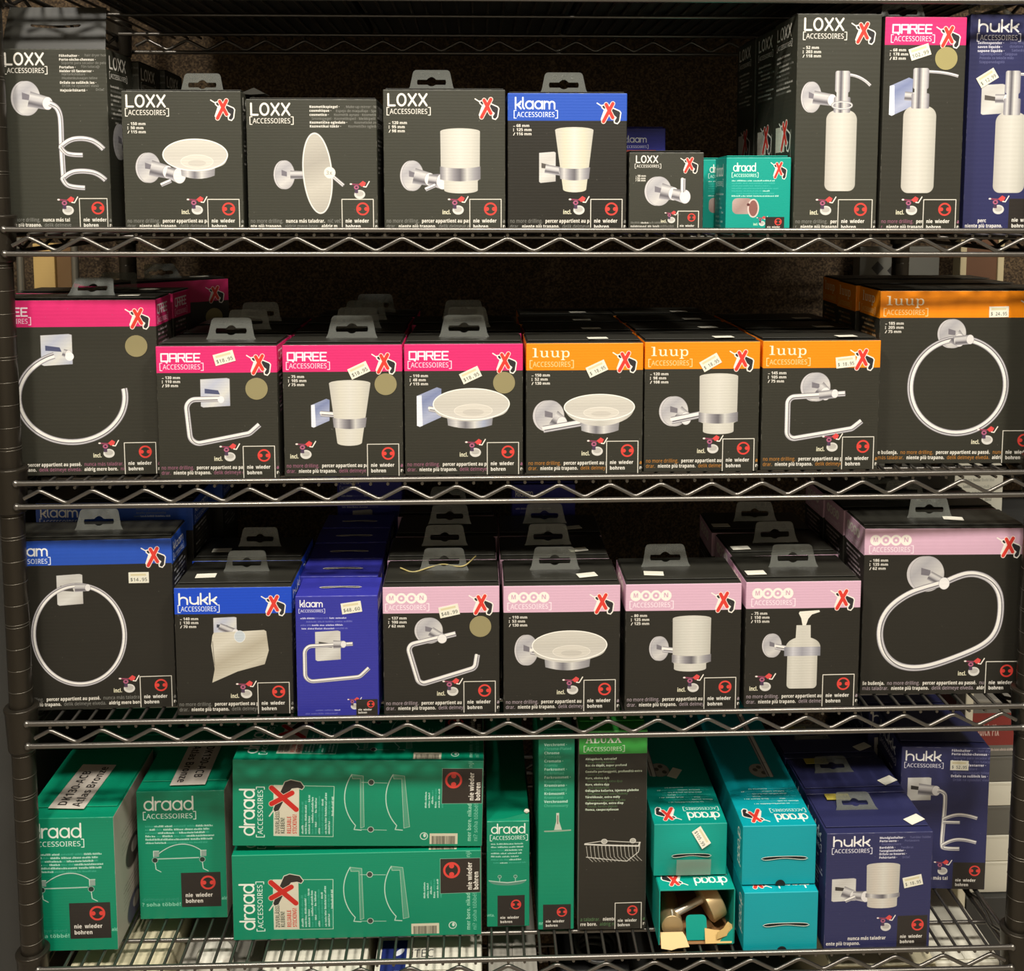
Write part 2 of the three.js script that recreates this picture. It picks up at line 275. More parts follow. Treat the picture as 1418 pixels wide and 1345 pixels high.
// printed pictures: tubes, plates, cups, dishes
function tube(x, pts, r, close, smooth = true) {
  const path = () => { x.beginPath(); if (smooth > 1) { x.moveTo(...pts[0]); for (let i = 1; i < pts.length - 1; i++) x.arcTo(...pts[i], ...pts[i + 1], Math.min(smooth, Math.hypot(pts[i + 1][0] - pts[i][0], pts[i + 1][1] - pts[i][1]) * .6)); x.lineTo(...pts[pts.length - 1]); } else if (!smooth) pts.forEach((p, i) => i ? x.lineTo(...p) : x.moveTo(...p)); else { x.moveTo(...pts[0]); for (let i = 1; i < pts.length - 1; i++) { const m = i === pts.length - 2 ? pts[i + 1] : [(pts[i][0] + pts[i + 1][0]) / 2, (pts[i][1] + pts[i + 1][1]) / 2]; x.quadraticCurveTo(pts[i][0], pts[i][1], m[0], m[1]); } if (pts.length === 2) x.lineTo(...pts[1]); } if (close) x.closePath(); };
  x.save(); x.lineCap = 'butt'; for (const [w, c, o] of [[2 * r, '#77747a', 0], [1.66 * r, '#c6c3c5', 0], [.8 * r, '#efece6', -.28], [.26 * r, '#5c595f', .3]]) { x.save(); x.translate(o * r, o * r); path(); x.lineWidth = w; x.strokeStyle = c; x.stroke(); x.restore(); } x.restore();
}
function ringTube(x, cx, cy, rx, ry, r, rot = 0, a0 = 0, a1 = Math.PI * 2) { for (const [w, c, o] of [[2 * r, '#77747a', 0], [1.66 * r, '#c6c3c5', 0], [.75 * r, '#efece6', -.25], [.26 * r, '#5c595f', .3]]) { x.save(); x.lineCap = 'butt'; ell(x, cx, cy, rx + o * r, ry + o * r, null, c, w, rot, a0, a1); x.restore(); } }
function flange(x, cx, cy, rx, ry, warm) {
  ell(x, cx - rx * .18, cy, rx, ry, '#c9c5c6'); ell(x, cx, cy, rx, ry, lin(x, cx - rx, cy - ry, cx + rx, cy + ry, '#f2efec', '#c7c4c9', '#eeeae6', '#b9b5b8'), '#9c999c', .5);
  poly(x, [[cx - rx * .35, cy - ry * .35], [cx + rx * .2, cy - ry * .2], [cx + rx * .2, cy + ry * .12], [cx - rx * .35, cy + ry * .05]], '#77737a');
}
function neck(x, x0, y0, x1, y1, r0, r1) {
  const dx = x1 - x0, dy = y1 - y0, l = Math.hypot(dx, dy), nx = -dy / l, ny = dx / l;
  poly(x, [[x0 + nx * r0, y0 + ny * r0], [x1 + nx * r1, y1 + ny * r1], [x1 - nx * r1, y1 - ny * r1], [x0 - nx * r0, y0 - ny * r0]], lin(x, x0 - nx * r0, y0 - ny * r0, x0 + nx * r0, y0 + ny * r0, '#8e8b90', '#f3f0ee', '#d8d5d6', '#6f6c72', '#cfccd0'));
  ell(x, x1, y1, r1 * .8, r1, '#e4e1df', '#9a979a', .4);
}
function plate(x, X, Y, w, h, blue, dark) {
  poly(x, [[X, Y + h * .04], [X + w * .9, Y], [X + w, Y + h * .03], [X + w, Y + h * .95], [X + w * .08, Y + h], [X, Y + h * .96]], lin(x, X, Y, X + w, Y + h, '#f1f0ec', blue ? '#d3d8ea' : '#e3dfd8', '#f4f2ec', blue ? '#bcc3dc' : '#cdc8c0'), '#aaa6a8', .4);
  poly(x, [[X + w * .14, Y + h * .36], [X + w * .6, Y + h * .42], [X + w * .66, Y + h * .56], [X + w * .14, Y + h * .52]], dark || (blue ? '#4d5270' : '#55504c'));
}
function plateSide(x, X, Y, w, h) {                           // square plate seen from the side
  poly(x, [[X, Y + h * .22], [X + w * .82, Y], [X + w, Y + h * .04], [X + w * .98, Y + h * .76], [X + w * .12, Y + h], [X, Y + h * .97]], lin(x, X, Y, X + w, Y + h, '#cfd6ec', '#8f9ac4', '#c4cce6', '#9aa4cc'));
  poly(x, [[X, Y + h * .22], [X + w * .2, Y + h * .2], [X + w * .24, Y + h * .97], [X + w * .12, Y + h], [X, Y + h * .97]], '#e4e6f0');
}
function cup(x, xl, xr, y0, bl, br, y1, r0, r1, col = '#ece8db') {   // frosted tumbler with its metal ring
  const ry = (xr - xl) * .07;
  x.beginPath(); x.moveTo(xl, y0 + ry); x.bezierCurveTo(xl, y0 - ry * .6, xr, y0 - ry * .6, xr, y0 + ry); const step = r0 && bl - xl < 8; if (step) { x.lineTo(xr - .6, r1); x.lineTo(br, r1 + 2); } x.lineTo(br, y1 - ry); x.bezierCurveTo(br, y1 + ry * .6, bl, y1 + ry * .6, bl, y1 - ry); if (step) { x.lineTo(bl, r1 + 2); x.lineTo(xl + .6, r1); } x.closePath();
  x.fillStyle = lin(x, xl, 0, xr, 0, '#d9d5ca', col, '#f5f1e6', col, '#d5d1c6'); x.fill(); ell(x, (xl + xr) / 2, y0 + ry, (xr - xl) / 2 - .5, ry * .85, null, '#c9c5ba', .5);
  if (!r0) return;
  const at = (y) => step ? [xl - .6, xr + .6] : [xl + (bl - xl) * (y - y0) / (y1 - y0) - 1.6, xr + (br - xr) * (y - y0) / (y1 - y0) + 1.6], a = at(r0), b = at(r1), w = a[1] - a[0];
  x.beginPath(); x.moveTo(a[0], r0); x.quadraticCurveTo((a[0] + a[1]) / 2, r0 + w * .1, a[1], r0); x.lineTo(b[1], r1); x.quadraticCurveTo((b[0] + b[1]) / 2, r1 + w * .1, b[0], r1); x.closePath();
  x.fillStyle = lin(x, a[0], 0, a[1], 0, '#8c898e', '#eeebe6', '#a9a6aa', '#77747a', '#ece9e2', '#b5b2b6', '#8c898e'); x.fill();
}
function dish(x, cx, cy, rx, ry, bx, by, bw, bh, blue) {        // glass soap dish on its metal base
  x.beginPath(); x.moveTo(bx - bw, by - bh); x.lineTo(bx - bw * .96, by); x.quadraticCurveTo(bx, by + bh * .75, bx + bw * .96, by); x.lineTo(bx + bw, by - bh); x.closePath();
  x.fillStyle = lin(x, bx - bw, 0, bx + bw, 0, '#a7a5aa', '#f1eeea', '#8a888e', '#f3f0ea', blue ? '#b9c2dc' : '#bbb8bb', '#9c9a9e'); x.fill();
  x.beginPath(); x.moveTo(cx - rx, cy); x.bezierCurveTo(cx - rx * .95, cy + ry * .75, bx - bw * 1.35, by - bh * 1.15, bx - bw * .98, by - bh * .85); x.quadraticCurveTo(bx, by - bh * .1, bx + bw * .98, by - bh * .85); x.bezierCurveTo(bx + bw * 1.4, by - bh * 1.2, cx + rx * .97, cy + ry * .7, cx + rx, cy); x.closePath();
  x.fillStyle = lin(x, cx - rx, 0, cx + rx, 0, '#d6d2c8', '#f0ece2', '#dedad0', '#f2eee4', '#cfcbc2'); x.fill();
  ell(x, cx, cy, rx, ry, lin(x, 0, cy - ry, 0, cy + ry, '#efeade', '#e4dfd3', '#f0ece2'), '#f8f5ec', 1.4); ell(x, cx + rx * .05, cy + ry * .42, rx * .5, ry * .42, '#d4cfc4', '#e6e1d6', .8); ell(x, cx + rx * .05, cy + ry * .52, rx * .28, ry * .2, '#c7c2b8');
}
function pump(x, cx, y0, yb, y1, w, nx, ny, warm) {              // dispenser bottle with metal pump
  x.beginPath(); x.roundRect(cx - w / 2, yb, w, y1 - yb, [w * .3, w * .3, w * .22, w * .22]); x.fillStyle = lin(x, cx - w / 2, 0, cx + w / 2, 0, '#d2cdc1', '#eae6da', '#f3efe4', '#e6e2d6', '#ccc8bc'); x.fill();
  const m = lin(x, cx - w * .26, 0, cx + w * .26, 0, '#9b98a0', '#f6f3ee', '#6b6870', '#f4f1ea', '#d8d5d6', '#8b888e');
  tube(x, [[cx, y0 + 5], [(cx + nx) / 2 + 4, y0 + 4], [nx, ny]], 2.1);
  x.fillStyle = m; x.beginPath(); x.roundRect(cx - w * .24, y0, w * .48, (yb - y0) * .55, 3); x.fill(); x.fillRect(cx - w * .19, y0 + (yb - y0) * .5, w * .38, (yb - y0) * .2); x.beginPath(); x.roundRect(cx - w * .27, y0 + (yb - y0) * .66, w * .54, (yb - y0) * .4, 2); x.fill();
}
// one printed front: brand layout + picture; W, H in photo pixels
function front(brand, W, H, o, picture) {
  const b = BRAND[brand], x = sheet(W, H, b.bg); seed = Math.round(W * 131 + H * 17 + brand.length * 1009);
  if (b.band) { x.fillStyle = b.band; x.fillRect(0, 0, W, o.band || 38); }
  const lx = o.lx ?? 7.5, ly = o.ly ?? (b.band ? 11 : 6.5), lw = o.lw ?? 54, lh = o.lh ?? (b.band ? 11 : 15.5);
  const up = brand === 'klaam' || brand === 'hukk' ? -2.5 : 0, tall = up ? 15 : lh;
  b.logo(x, lx, ly + up, lw * (brand === 'klaam' ? .98 : 1), tall); accessoires(x, lx - 2, ly + (o.ag ?? (b.band ? 13.2 : 18.2)), lw + 6, o.ah ?? 10.5, b.ink);
  if (o.drill !== false) drill(x, W + (o.dx ?? -42), o.dy ?? (b.band ? 12 : 11), o.dw ?? 33, o.dh ?? 30);
  if (o.dims) o.dims.forEach((d, i) => { const yy = (b.band ? 47 : 48) + i * 5.6; fit(x, ['–', 'I', '↗'][i] === '↗' ? '/' : ['–', 'I'][i], 7.5, yy, i === 1 ? 1.4 : 3, 5.4, BOLD, '#efeadf'); fit(x, d, 12, yy, 0, 5.6, BOLD, '#efeadf'); });
  if (o.text) words(x, ...o.text.slice(0, 6), b, o.text[6]);
  if (picture) picture(x, b);
  if (o.incl) incl(x, ...o.incl);
  if (o.never !== false) { const fx = o.fx ?? W - 50; never(x, fx, o.fy ?? H - 46.5, o.fw ?? W - 6 - fx, o.fh ?? 46.5, o.mode || 'frame', o.ns || 1); if (o.ticker !== false) { ticker(x, 1, fx - 1, H - 14, b, o.shift || 0, o.rows || TICKER); if (o.mode !== 'solid') { x.save(); x.beginPath(); x.rect(W - 4.5, H - 22, 5, 22); x.clip(); fit(x, 'a t', W - 4, H - 14, 0, 7.1, BOLD, b.thin); fit(x, 're l', W - 4, H - 6.6, 0, 7.1, BOLD, '#f1ece0'); x.restore(); } } }
  for (let i = 0; i < (o.wear ?? 14); i++) { x.globalAlpha = .25 + .35 * rnd(); const a = rnd() * W, c = rnd() * H; line(x, [[a, c], [a + (rnd() - .5) * 2.5, c + (rnd() - .5) * 2.5]], .25 + rnd() * .35, '#a8a59c'); } x.globalAlpha = 1;
  for (let i = 0; i < 26; i++) { const t = rnd(), e = i % 4, l = 2 + rnd() * 7; x.globalAlpha = .35; const [a, c, d2, e2] = e === 0 ? [t * W, .25, l, 0] : e === 1 ? [.25, t * H, 0, l] : e === 2 ? [W - .25, t * H, 0, l] : [t * W, .3, l, 0]; line(x, [[a, c], [a + d2, c + e2]], .5, '#b9b4a8'); } x.globalAlpha = 1;
  return board({ map: tex(x.canvas) });
}
// printed narrow side of a carton
function side(brand, W, H, o = {}) {
  const b = BRAND[brand], x = sheet(W, H, o.bg || b.bg); seed = Math.round(W * 7 + H * 3 + 5);
  if (b.band) { x.fillStyle = b.band; x.fillRect(0, 0, W, 38); }
  b.logo(x, W * .12, 9, W * .62, b.band ? 12 : 16); accessoires(x, W * .1, b.band ? 25 : 30, W * .68, 10, b.ink);
  words(x, W * .12, 46 + (b.band ? 0 : 6), W * .74, 9, 6.4, 3.6, b);
  if (o.drill) { const y = o.drill; x.fillStyle = '#ddd6c6'; x.fillRect(W * .14, y, W * .42, 36); drill(x, W * .3, y - 8, W * .5, 44); line(x, [[W * .14, y + 36], [W * .14, y + 92], [W * .82, y + 92], [W * .82, y + 6]], 1, '#d6d0c2'); words(x, W * .2, y + 46, W * .56, 8, 5.6, 3.2, b); }
  if (o.pic) o.pic(x);
  return board({ map: tex(x.canvas) });
}

// ---------------------------------------------------------------- cartons
function cartonGeo(w, h, d, r = 0.0011, bulge = [0.0006, 0.0006, 0.0008]) {     // box with rounded edges and slightly bowed panels, one material group a face
  const half = [w / 2, h / 2, d / 2], pos = [], nor = [], uv = [], idx = [], groups = [];
  const faces = [[0, 1, 2, 1, -1], [0, -1, 2, 1, 1], [1, 1, 0, 2, 1], [1, -1, 0, 2, 1], [2, 1, 0, 1, 1], [2, -1, 0, 1, -1]];     // axis, sign, u axis, v axis, u direction
  const ticks = (L) => { const a = [0, r]; for (let i = 1; i < 6; i++) a.push(r + (L - 2 * r) * i / 6); a.push(L - r, L); return a; };
  faces.forEach(([ax, sg, ua, va, ud], f) => {
    const us = ticks(half[ua] * 2), vs = ticks(half[va] * 2), start = pos.length / 3, i0 = idx.length;
    for (const v of vs) for (const u of us) {
      const p = [0, 0, 0]; p[ax] = sg * half[ax]; p[ua] = -half[ua] + u; p[va] = -half[va] + v;
      const q = p.map((c, i) => Math.max(-half[i] + r, Math.min(half[i] - r, c))), n = p.map((c, i) => c - q[i]), l = Math.hypot(...n);
      const m = n.map((c) => c / l), o = q.map((c, i) => c + m[i] * r);
      const fu = u / (2 * half[ua]), fv = v / (2 * half[va]), B = ax === 1 && sg < 0 ? 0 : bulge[ax];
      o[ax] += sg * B * Math.sin(Math.PI * fu) * Math.sin(Math.PI * fv);
      m[ua] -= B * Math.PI / (2 * half[ua]) * Math.cos(Math.PI * fu) * Math.sin(Math.PI * fv); m[va] -= B * Math.PI / (2 * half[va]) * Math.sin(Math.PI * fu) * Math.cos(Math.PI * fv);
      pos.push(...o); nor.push(...m);
      uv.push(ud > 0 ? fu : 1 - fu, ax === 1 ? 1 - fv : fv);
    }
    const n = us.length;
    for (let j = 0; j < vs.length - 1; j++) for (let i = 0; i < n - 1; i++) {
      const a = start + j * n + i, b = a + 1, c = a + n, e = c + 1;
      const e1 = [0, 0, 0], e2 = [0, 0, 0]; e1[ua] = 1; e2[va] = 1;
      const cr = [e1[1] * e2[2] - e1[2] * e2[1], e1[2] * e2[0] - e1[0] * e2[2], e1[0] * e2[1] - e1[1] * e2[0]][ax] * sg;
      if (cr > 0) idx.push(a, b, e, a, e, c); else idx.push(a, e, b, a, c, e);
    }
    groups.push([i0, idx.length - i0, f]);
  });
  const g = new THREE.BufferGeometry();
  g.setAttribute('position', new THREE.Float32BufferAttribute(pos, 3)); g.setAttribute('normal', new THREE.Float32BufferAttribute(nor, 3)); g.setAttribute('uv', new THREE.Float32BufferAttribute(uv, 2));
  g.setIndex(idx); groups.forEach((a) => g.addGroup(...a)); g.translate(0, h / 2, 0); return g;
}
const geoCache = new Map(), cached = (k, f) => { if (!geoCache.has(k)) geoCache.set(k, f()); return geoCache.get(k); };
// o: s shelf, x centre, z front, w h d, y extra height, yaw / roll in degrees; mats: f front, s side, t top, e everything else
function box(name, label, o, mats, group) {
  const g = thing(name, label, 'box', group), { w, h, d } = o, e = mats.e;
  part('carton', cached([w, h, d, o.bulge].join(), () => cartonGeo(w, h, d, 0.0011, o.bulge || [0.0006, 0.0006, 0.0008])), [mats.r || mats.s || e, mats.l || mats.s || e, mats.t || e, e, mats.f, mats.b || mats.f2 || e], g);
  if (o.lid !== false) {                                         // tucked top flap, its front lip a little proud
    const ld = d * 0.86, lid = part('top_flap', cached(['lid', w, ld].join(), () => cartonGeo(w - 0.004, 0.0011, ld, 0.0004, [0, 0.0005, 0]).translate(0, 0, ld / 2)), mats.t || e, g);
    lid.position.set(0, h + 0.0003, -d / 2 + 0.001); lid.rotation.x = -(o.lift ?? 0.012);
  }
  place(g, o); g.userData_o = undefined; delete g.userData_o;
  return g;
}
function place(g, o) {
  g.position.set(o.x, (o.s === undefined ? 0 : matTop(o.s, o.x) + 0.0006) + (o.y || 0), o.z - o.d / 2);
  g.rotation.set(0, THREE.MathUtils.degToRad(o.yaw || 0), THREE.MathUtils.degToRad(o.roll || 0));
}
function copy(g, o, label) { const c = g.clone(); c.name = numbered(g.name.replace(/_\d{3}$/, '')); c.userData = { ...g.userData, label }; scene.add(c); place(c, o); return c; }
const ORD = ['', 'second', 'third', 'fourth', 'fifth', 'sixth'];
function queue(g, o, n, what, where, group) {                     // more of the same carton standing behind the first
  g.userData.group = group;
  const all = [g];
  for (let i = 1; i < n; i++) all.push(copy(g, { ...o, z: o.z - i * (o.d + 0.004) - (o.gap || 0), x: o.x + (rnd() - .5) * 0.007 + (o.drift || 0) * i, yaw: (rnd() - .5) * 3, roll: 0 }, `${what}, ${ORD[i]} from the front ${where}`));
  return all;
}
const gTab = (() => {                                            // clear plastic hang tab with a slot
  const s = new THREE.Shape(), w = 0.0265, h = 0.026;
  s.moveTo(-w - 0.003, 0); s.lineTo(w + 0.003, 0); s.lineTo(w + 0.0005, 0.005); s.lineTo(w - 0.003, h - 0.004); s.quadraticCurveTo(w - 0.004, h, w - 0.008, h); s.lineTo(-w + 0.008, h); s.quadraticCurveTo(-w + 0.004, h, -w + 0.003, h - 0.004); s.lineTo(-w - 0.0005, 0.005); s.closePath();
  const e = new THREE.Path(), a = 0.0175, y = 0.0105, t = 0.0034;
  e.moveTo(-a, y - t); e.lineTo(-0.005, y - t); e.quadraticCurveTo(0, y - t - 0.004, 0.005, y - t); e.lineTo(a, y - t); e.quadraticCurveTo(a + 0.002, y, a, y + t); e.lineTo(0.006, y + t); e.quadraticCurveTo(0, y + t + 0.007, -0.006, y + t); e.lineTo(-a, y + t); e.quadraticCurveTo(-a - 0.002, y, -a, y - t);
  s.holes.push(e);
  const body = new THREE.ExtrudeGeometry(s, { depth: 0.0007, bevelEnabled: true, bevelThickness: 0.0002, bevelSize: 0.0002, bevelSegments: 1, curveSegments: 5 });
  const list = [body.toNonIndexed ? (body.index ? body.toNonIndexed() : body) : body];
  for (const x of [-0.011, 0, 0.011]) { const r = new THREE.TorusGeometry(0.0024, 0.0003, 5, 14).translate(x, 0.0205, 0.001).toNonIndexed(); list.push(r); }
  const base = new THREE.BoxGeometry(2 * w + 0.006, 0.0006, 0.008).translate(0, 0.0003, -0.003).toNonIndexed(); list.push(base);
  return mergeGeometries(list.map((q) => { q.deleteAttribute('uv'); return q; }));
})();
function tab(g, o, at = 0.45, tilt = -14, dx = 0, sc = 1) { const t = part('hang_tab', gTab, M.tab, g); t.position.set(dx, o.h + 0.0016, o.d / 2 - o.d * at); t.rotation.x = THREE.MathUtils.degToRad(tilt); t.scale.setScalar(sc * .93); return t; }
const priceMats = {};
function priceMat(text) {
  if (!priceMats[text]) { const c = canvas(132, 72), x = c.getContext('2d'); x.fillStyle = '#e9e6d4'; x.fillRect(0, 0, 132, 72); x.fillStyle = '#d9cfa8'; x.fillRect(14, 10, 100, 14); x.font = 'bold 30px monospace'; x.fillStyle = '#5c5f58'; x.save(); x.translate(10, 60); x.scale(112 / x.measureText(text).width, 1); x.fillText(text, 0, 0); x.restore(); priceMats[text] = std({ map: tex(c), roughness: 0.6 }); }
  return priceMats[text];
}
const gSticker = new THREE.BoxGeometry(0.023, 0.0128, 0.0003), gDot = new THREE.CylinderGeometry(0.0125, 0.0125, 0.0003, 36).rotateX(Math.PI / 2);
function price(g, o, X, Y, rot, text, k) { const m = part('price_sticker', gSticker, [M.sticker, M.sticker, M.sticker, M.sticker, priceMat(text), M.sticker], g); m.position.set(-o.w / 2 + X / k, o.h - Y / k, o.d / 2 + 0.0009 + bow(o, X / k, Y / k)); m.rotation.z = THREE.MathUtils.degToRad(rot); return m; }
function dot(g, o, X, Y, k, mat = M.gold) { const m = part('round_sticker', gDot, mat, g); m.position.set(-o.w / 2 + X / k, o.h - Y / k, o.d / 2 + 0.0009 + bow(o, X / k, Y / k)); return m; }
const bow = (o, x, y) => ((o.bulge || [0, 0, 0.0008])[2]) * Math.sin(Math.PI * x / o.w) * Math.sin(Math.PI * y / o.h) - 0.0006;
function topPrice(g, o, fx, fz, rot = 0) { const m = part('price_sticker', gSticker, M.sticker, g); m.position.set((fx - .5) * o.w, o.h + 0.0028 + 0.0008 * (1 - fz), o.d / 2 - fz * o.d); m.rotation.set(-Math.PI / 2 - 0.006, 0, THREE.MathUtils.degToRad(rot)); return m; }

// small print that can be read
const HAIR = [['Föhnhalter ·', 'hair dryer holder'], ['Porte-sèche-cheveux ·'], ['', 'Soporte para secador de pelo'], ['Portafon ·', 'Fön tutacağı'], ['Holder til føntørrer ·'], ['', 'Hårtorkshållare ·'], ['', 'Hiustenkuivaajan teline'], ['Držalo za sušilnik las ·'], ['', 'Držák na vysoušeč vlasů'], ['Hajszárítótartó ·', 'Držač']];
const MIRROR = [['Kosmetikspiegel ·', 'Make-up mirror · Miroir'], ['cosmétique ·', 'Espejo de maquillaje · Specchio'], ['cosmetico ·', 'Kozmetik aynası · Kosmetikspejl'], ['', 'Sminkspegel · Kosmetikspeil · Meikkipeili'], ['Kozmetično ogledalo ·', 'Kosmetické zrcadlo'], ['Kozmetikai tükör ·', 'Kozmetičko ogledalo']];
const at = (x0, y0, z, ox, oy) => (pts) => pts.map(([a, b]) => [a / z - x0 + ox, b / z - y0 + oy]);

// ================================================================ top shelf
const D1 = 0.084;
{ // hair dryer holder
  const k = 1277, o = { s: 1, x: -0.5285, z: -0.034, w: 0.1175, h: 0.2006, d: 0.08, yaw: -1, lid: false }, W = o.w * k, H = o.h * k, P = at(4, 70, 3.736, 0, 0);
  const f = front('loxx', W, H, { drill: false, lx: 9, lw: 54, text: [84, 11, 60, 10, 5.3, 3.4, HAIR], incl: [80, H - 24, .95, false], fx: 105, rows: [[['no more drilling.', 0], ['nunca más tal', 1]], [['ente più trapano.', 1], ['delik delmeye', 0]]] }, (x) => {
    flange(x, 37, 69, 19, 24); neck(x, 40, 70, 66, 76, 11, 9);
    tube(x, P([[270, 545], [300, 555], [322, 590], [328, 640], [325, 780], [330, 940]]), 4);
    tube(x, P([[320, 775], [360, 735], [440, 725], [510, 745], [545, 785]]), 3.8); tube(x, P([[318, 770], [335, 800], [375, 815], [435, 815]]), 3.4);
    tube(x, P([[325, 940], [360, 905], [440, 897], [515, 912], [550, 948]]), 3.8); tube(x, P([[322, 935], [335, 970], [380, 985], [440, 988]]), 3.6);
  });
  const sd = side('loxx', 95, H, { pic: (x) => { flange(x, 40, 128, 22, 26); neck(x, 45, 128, 70, 132, 12, 10); } });
  const g = box('hair_dryer_holder_box', 'tall black box picturing a wire hair dryer holder, with raised cardboard hang flap', o, { f, s: sd, e: M.black });
  // raised hang flap with a slot
  const s = new THREE.Shape(); s.moveTo(-.057, 0); s.lineTo(.057, 0); s.lineTo(.054, .05); s.lineTo(-.053, .05); s.closePath();
  const h = new THREE.Path(); h.moveTo(-.026, .0265); h.quadraticCurveTo(0, .0235, .026, .0265); h.quadraticCurveTo(.029, .0285, .026, .0297); h.quadraticCurveTo(0, .0268, -.026, .0297); h.quadraticCurveTo(-.029, .0285, -.026, .0265); s.holes.push(h);
  const fl = part('hang_flap', new THREE.ExtrudeGeometry(s, { depth: .0012, bevelEnabled: false }), M.black, g); fl.position.set(0.001, o.h - .0005, o.d / 2 - .002); fl.rotation.x = -0.32;
  const lid = part('top_panel', cartonGeo(.11, .001, .08, .0004, [0, 0, 0]), M.black, g); lid.position.y = o.h + .0005; lid.position.z = -.002;
  for (let i = 1; i < 3; i++) { const q = box('hair_dryer_holder_box', `tall black hair dryer holder box at the left post, ${ORD[i]} from the front`, { ...o, yaw: -1 + i, x: o.x + .005 * i + .002, z: o.z - i * .0835, lid: true, h: .197 }, { f, s: sd, e: M.black }, 'black hair dryer holder boxes'); }
  g.userData.group = 'black hair dryer holder boxes';
}
{ // soap dish
  const k = 1293, o = { s: 1, x: -0.3825, z: -0.006, w: 0.1285, h: 0.153, d: D1 }, W = o.w * k, H = o.h * k;
  const f = front('loxx', W, H, { dims: ['150 mm', '50 mm', '115 mm'], incl: [93, H - 26, .93] }, (x) => { flange(x, 36, 107, 16, 21); neck(x, 38, 107, 62, 113, 11, 9); neck(x, 60, 113, 78, 118, 7, 11); dish(x, 100.7, 89, 45, 22, 104, 118, 24, 12); tube(x, [[52, 131], [66, 125]], 3); });
  const sd = side('loxx', 105, H);
  const g = box('soap_dish_box', 'black box without coloured band picturing a round glass soap dish', o, { f, s: sd, e: M.black });
  tab(g, o, .5, -10, 0.012, .92);
  const cr = new THREE.Shape(); cr.moveTo(0, 0); cr.lineTo(.016, .0065); cr.lineTo(.028, 0); cr.lineTo(.012, -.001); cr.closePath();
  const t = part('torn_flap', new THREE.ExtrudeGeometry(cr, { depth: .03, bevelEnabled: false }), M.black, g); t.position.set(o.w / 2 - .006, o.h - .001, o.d / 2 - .05);
}
{ // mirror
  const k = 1281, o = { s: 1, x: -0.2425, z: -0.006, w: 0.1415, h: 0.145, d: D1 }, W = o.w * k, H = o.h * k;
  const f = front('loxx', W, H, { drill: false, text: [88, 12, 86, 6, 5.4, 3.4, MIRROR], incl: [W - 33, H - 48, .9, false], rows: [[['no more drilling.', 0], ['nunca más taladrar.', 1], ['nič več', 0]], [['nte più trapano.', 1], ['aldrig mere bore.', 0], ['aldrig m', 1]]] }, (x) => {
    flange(x, 52.6, 105, 13.5, 20); neck(x, 60, 105, 82, 105, 6, 5); tube(x, [[119, 107], [134, 120]], 2.6);
    ell(x, 98, 103, 21, 57, '#b9b6b2', null, 1, -.07); ell(x, 98, 103, 19.6, 55.6, lin(x, 80, 60, 115, 150, '#d6d0c3', '#c4bfb3', '#e0dacd', '#cfc9bc'), '#efece4', 1.2, -.07); ell(x, 115, 102, 8, 8, '#e9e5da'); fit(x, '3x', 109.5, 105.5, 9, 8, SANS, '#8a867c');
  });
  const g = box('mirror_box', 'black box picturing an oval cosmetic wall mirror', o, { f, s: side('loxx', 105, H), e: M.black });
  const t = part('folded_tab', new THREE.BoxGeometry(.037, .0012, .02), M.tab, g); t.position.set(-.012, o.h + .003, -.005);
}
{ // tumbler
  const k = 1271, o = { s: 1, x: -0.098, z: -0.006, w: 0.1335, h: 0.156, d: D1 }, W = o.w * k, H = o.h * k;
  const f = front('loxx', W, H, { dims: ['120 mm', '95 mm', '98 mm'], incl: [95, H - 26, .93] }, (x) => { flange(x, 40.4, 119, 15, 21); neck(x, 42, 119, 64, 124, 11, 9); neck(x, 62, 124, 82, 127, 7, 11); cup(x, 79, 134.3, 54, 84, 131, 142.8, 106, 124); tube(x, [[58, 138], [72, 132]], 3); });
  const g = box('tumbler_box', 'black box without coloured band picturing a straight frosted tumbler, left of the blue-banded box', o, { f, s: M.black, e: M.black }); tab(g, o, .35, -8, -0.015, .95);
}
{ // klaam tumbler
  const k = 1261, o = { s: 1, x: 0.037, z: -0.006, w: 0.1315, h: 0.153, d: D1 }, W = o.w * k, H = o.h * k;
  const f = front('klaam', W, H, { dims: ['68 mm', '125 mm', '116 mm'], lx: 11, ly: 9, ag: 15, incl: [91, H - 26, .93] }, (x) => { plate(x, 43.7, 80.6, 22.8, 43); neck(x, 52, 104, 76, 108, 6, 6); cup(x, 65.6, 119, 47.4, 76.9, 109.4, 136, 102, 118, '#ede8cf'); });
  const g = box('tumbler_box', 'black box with blue top band picturing a tapered frosted tumbler, on the top shelf', o, { f, s: side('klaam', 105, H), e: M.black }); tab(g, o, .3, -8, -0.002, .98);
}
{ // hook
  const k = 1247, o = { s: 1, x: 0.147, z: -0.006, w: 0.083, h: 0.089, d: 0.07 }, W = o.w * k, H = o.h * k;
  const f = front('loxx', W, H, { lx: 10, lw: 30, lh: 9, ly: 5, ag: 11, ah: 6, dx: -32, dy: 7, dw: 24, dh: 22, incl: [54, H - 14, .62], fx: W - 35, fy: H - 30, fh: 30, ns: .62, dims: null, rows: [[['no more drilling.', 0], ['percer app', 1]], []], ticker: false }, (x, b) => {
    for (let i = 0; i < 3; i++) fit(x, ['– 58 mm', 'I 55 mm', '/ 58 mm'][i], 9, 34 + i * 3.2, 0, 3.6, BOLD, '#efeadf');
    flange(x, 41.7, 53.4, 17, 20); neck(x, 44, 53, 62, 57, 11, 9); neck(x, 60, 57, 78, 61, 7, 9.5); tube(x, [[75, 54], [75, 36]], 3.6); words(x, 3, 98, 64, 1, 4, 3, b); words(x, 3, 103, 64, 1, 4, 3, b); });
  box('hook_box', 'small black box picturing a chrome robe hook', o, { f, s: M.black, e: M.black });
}
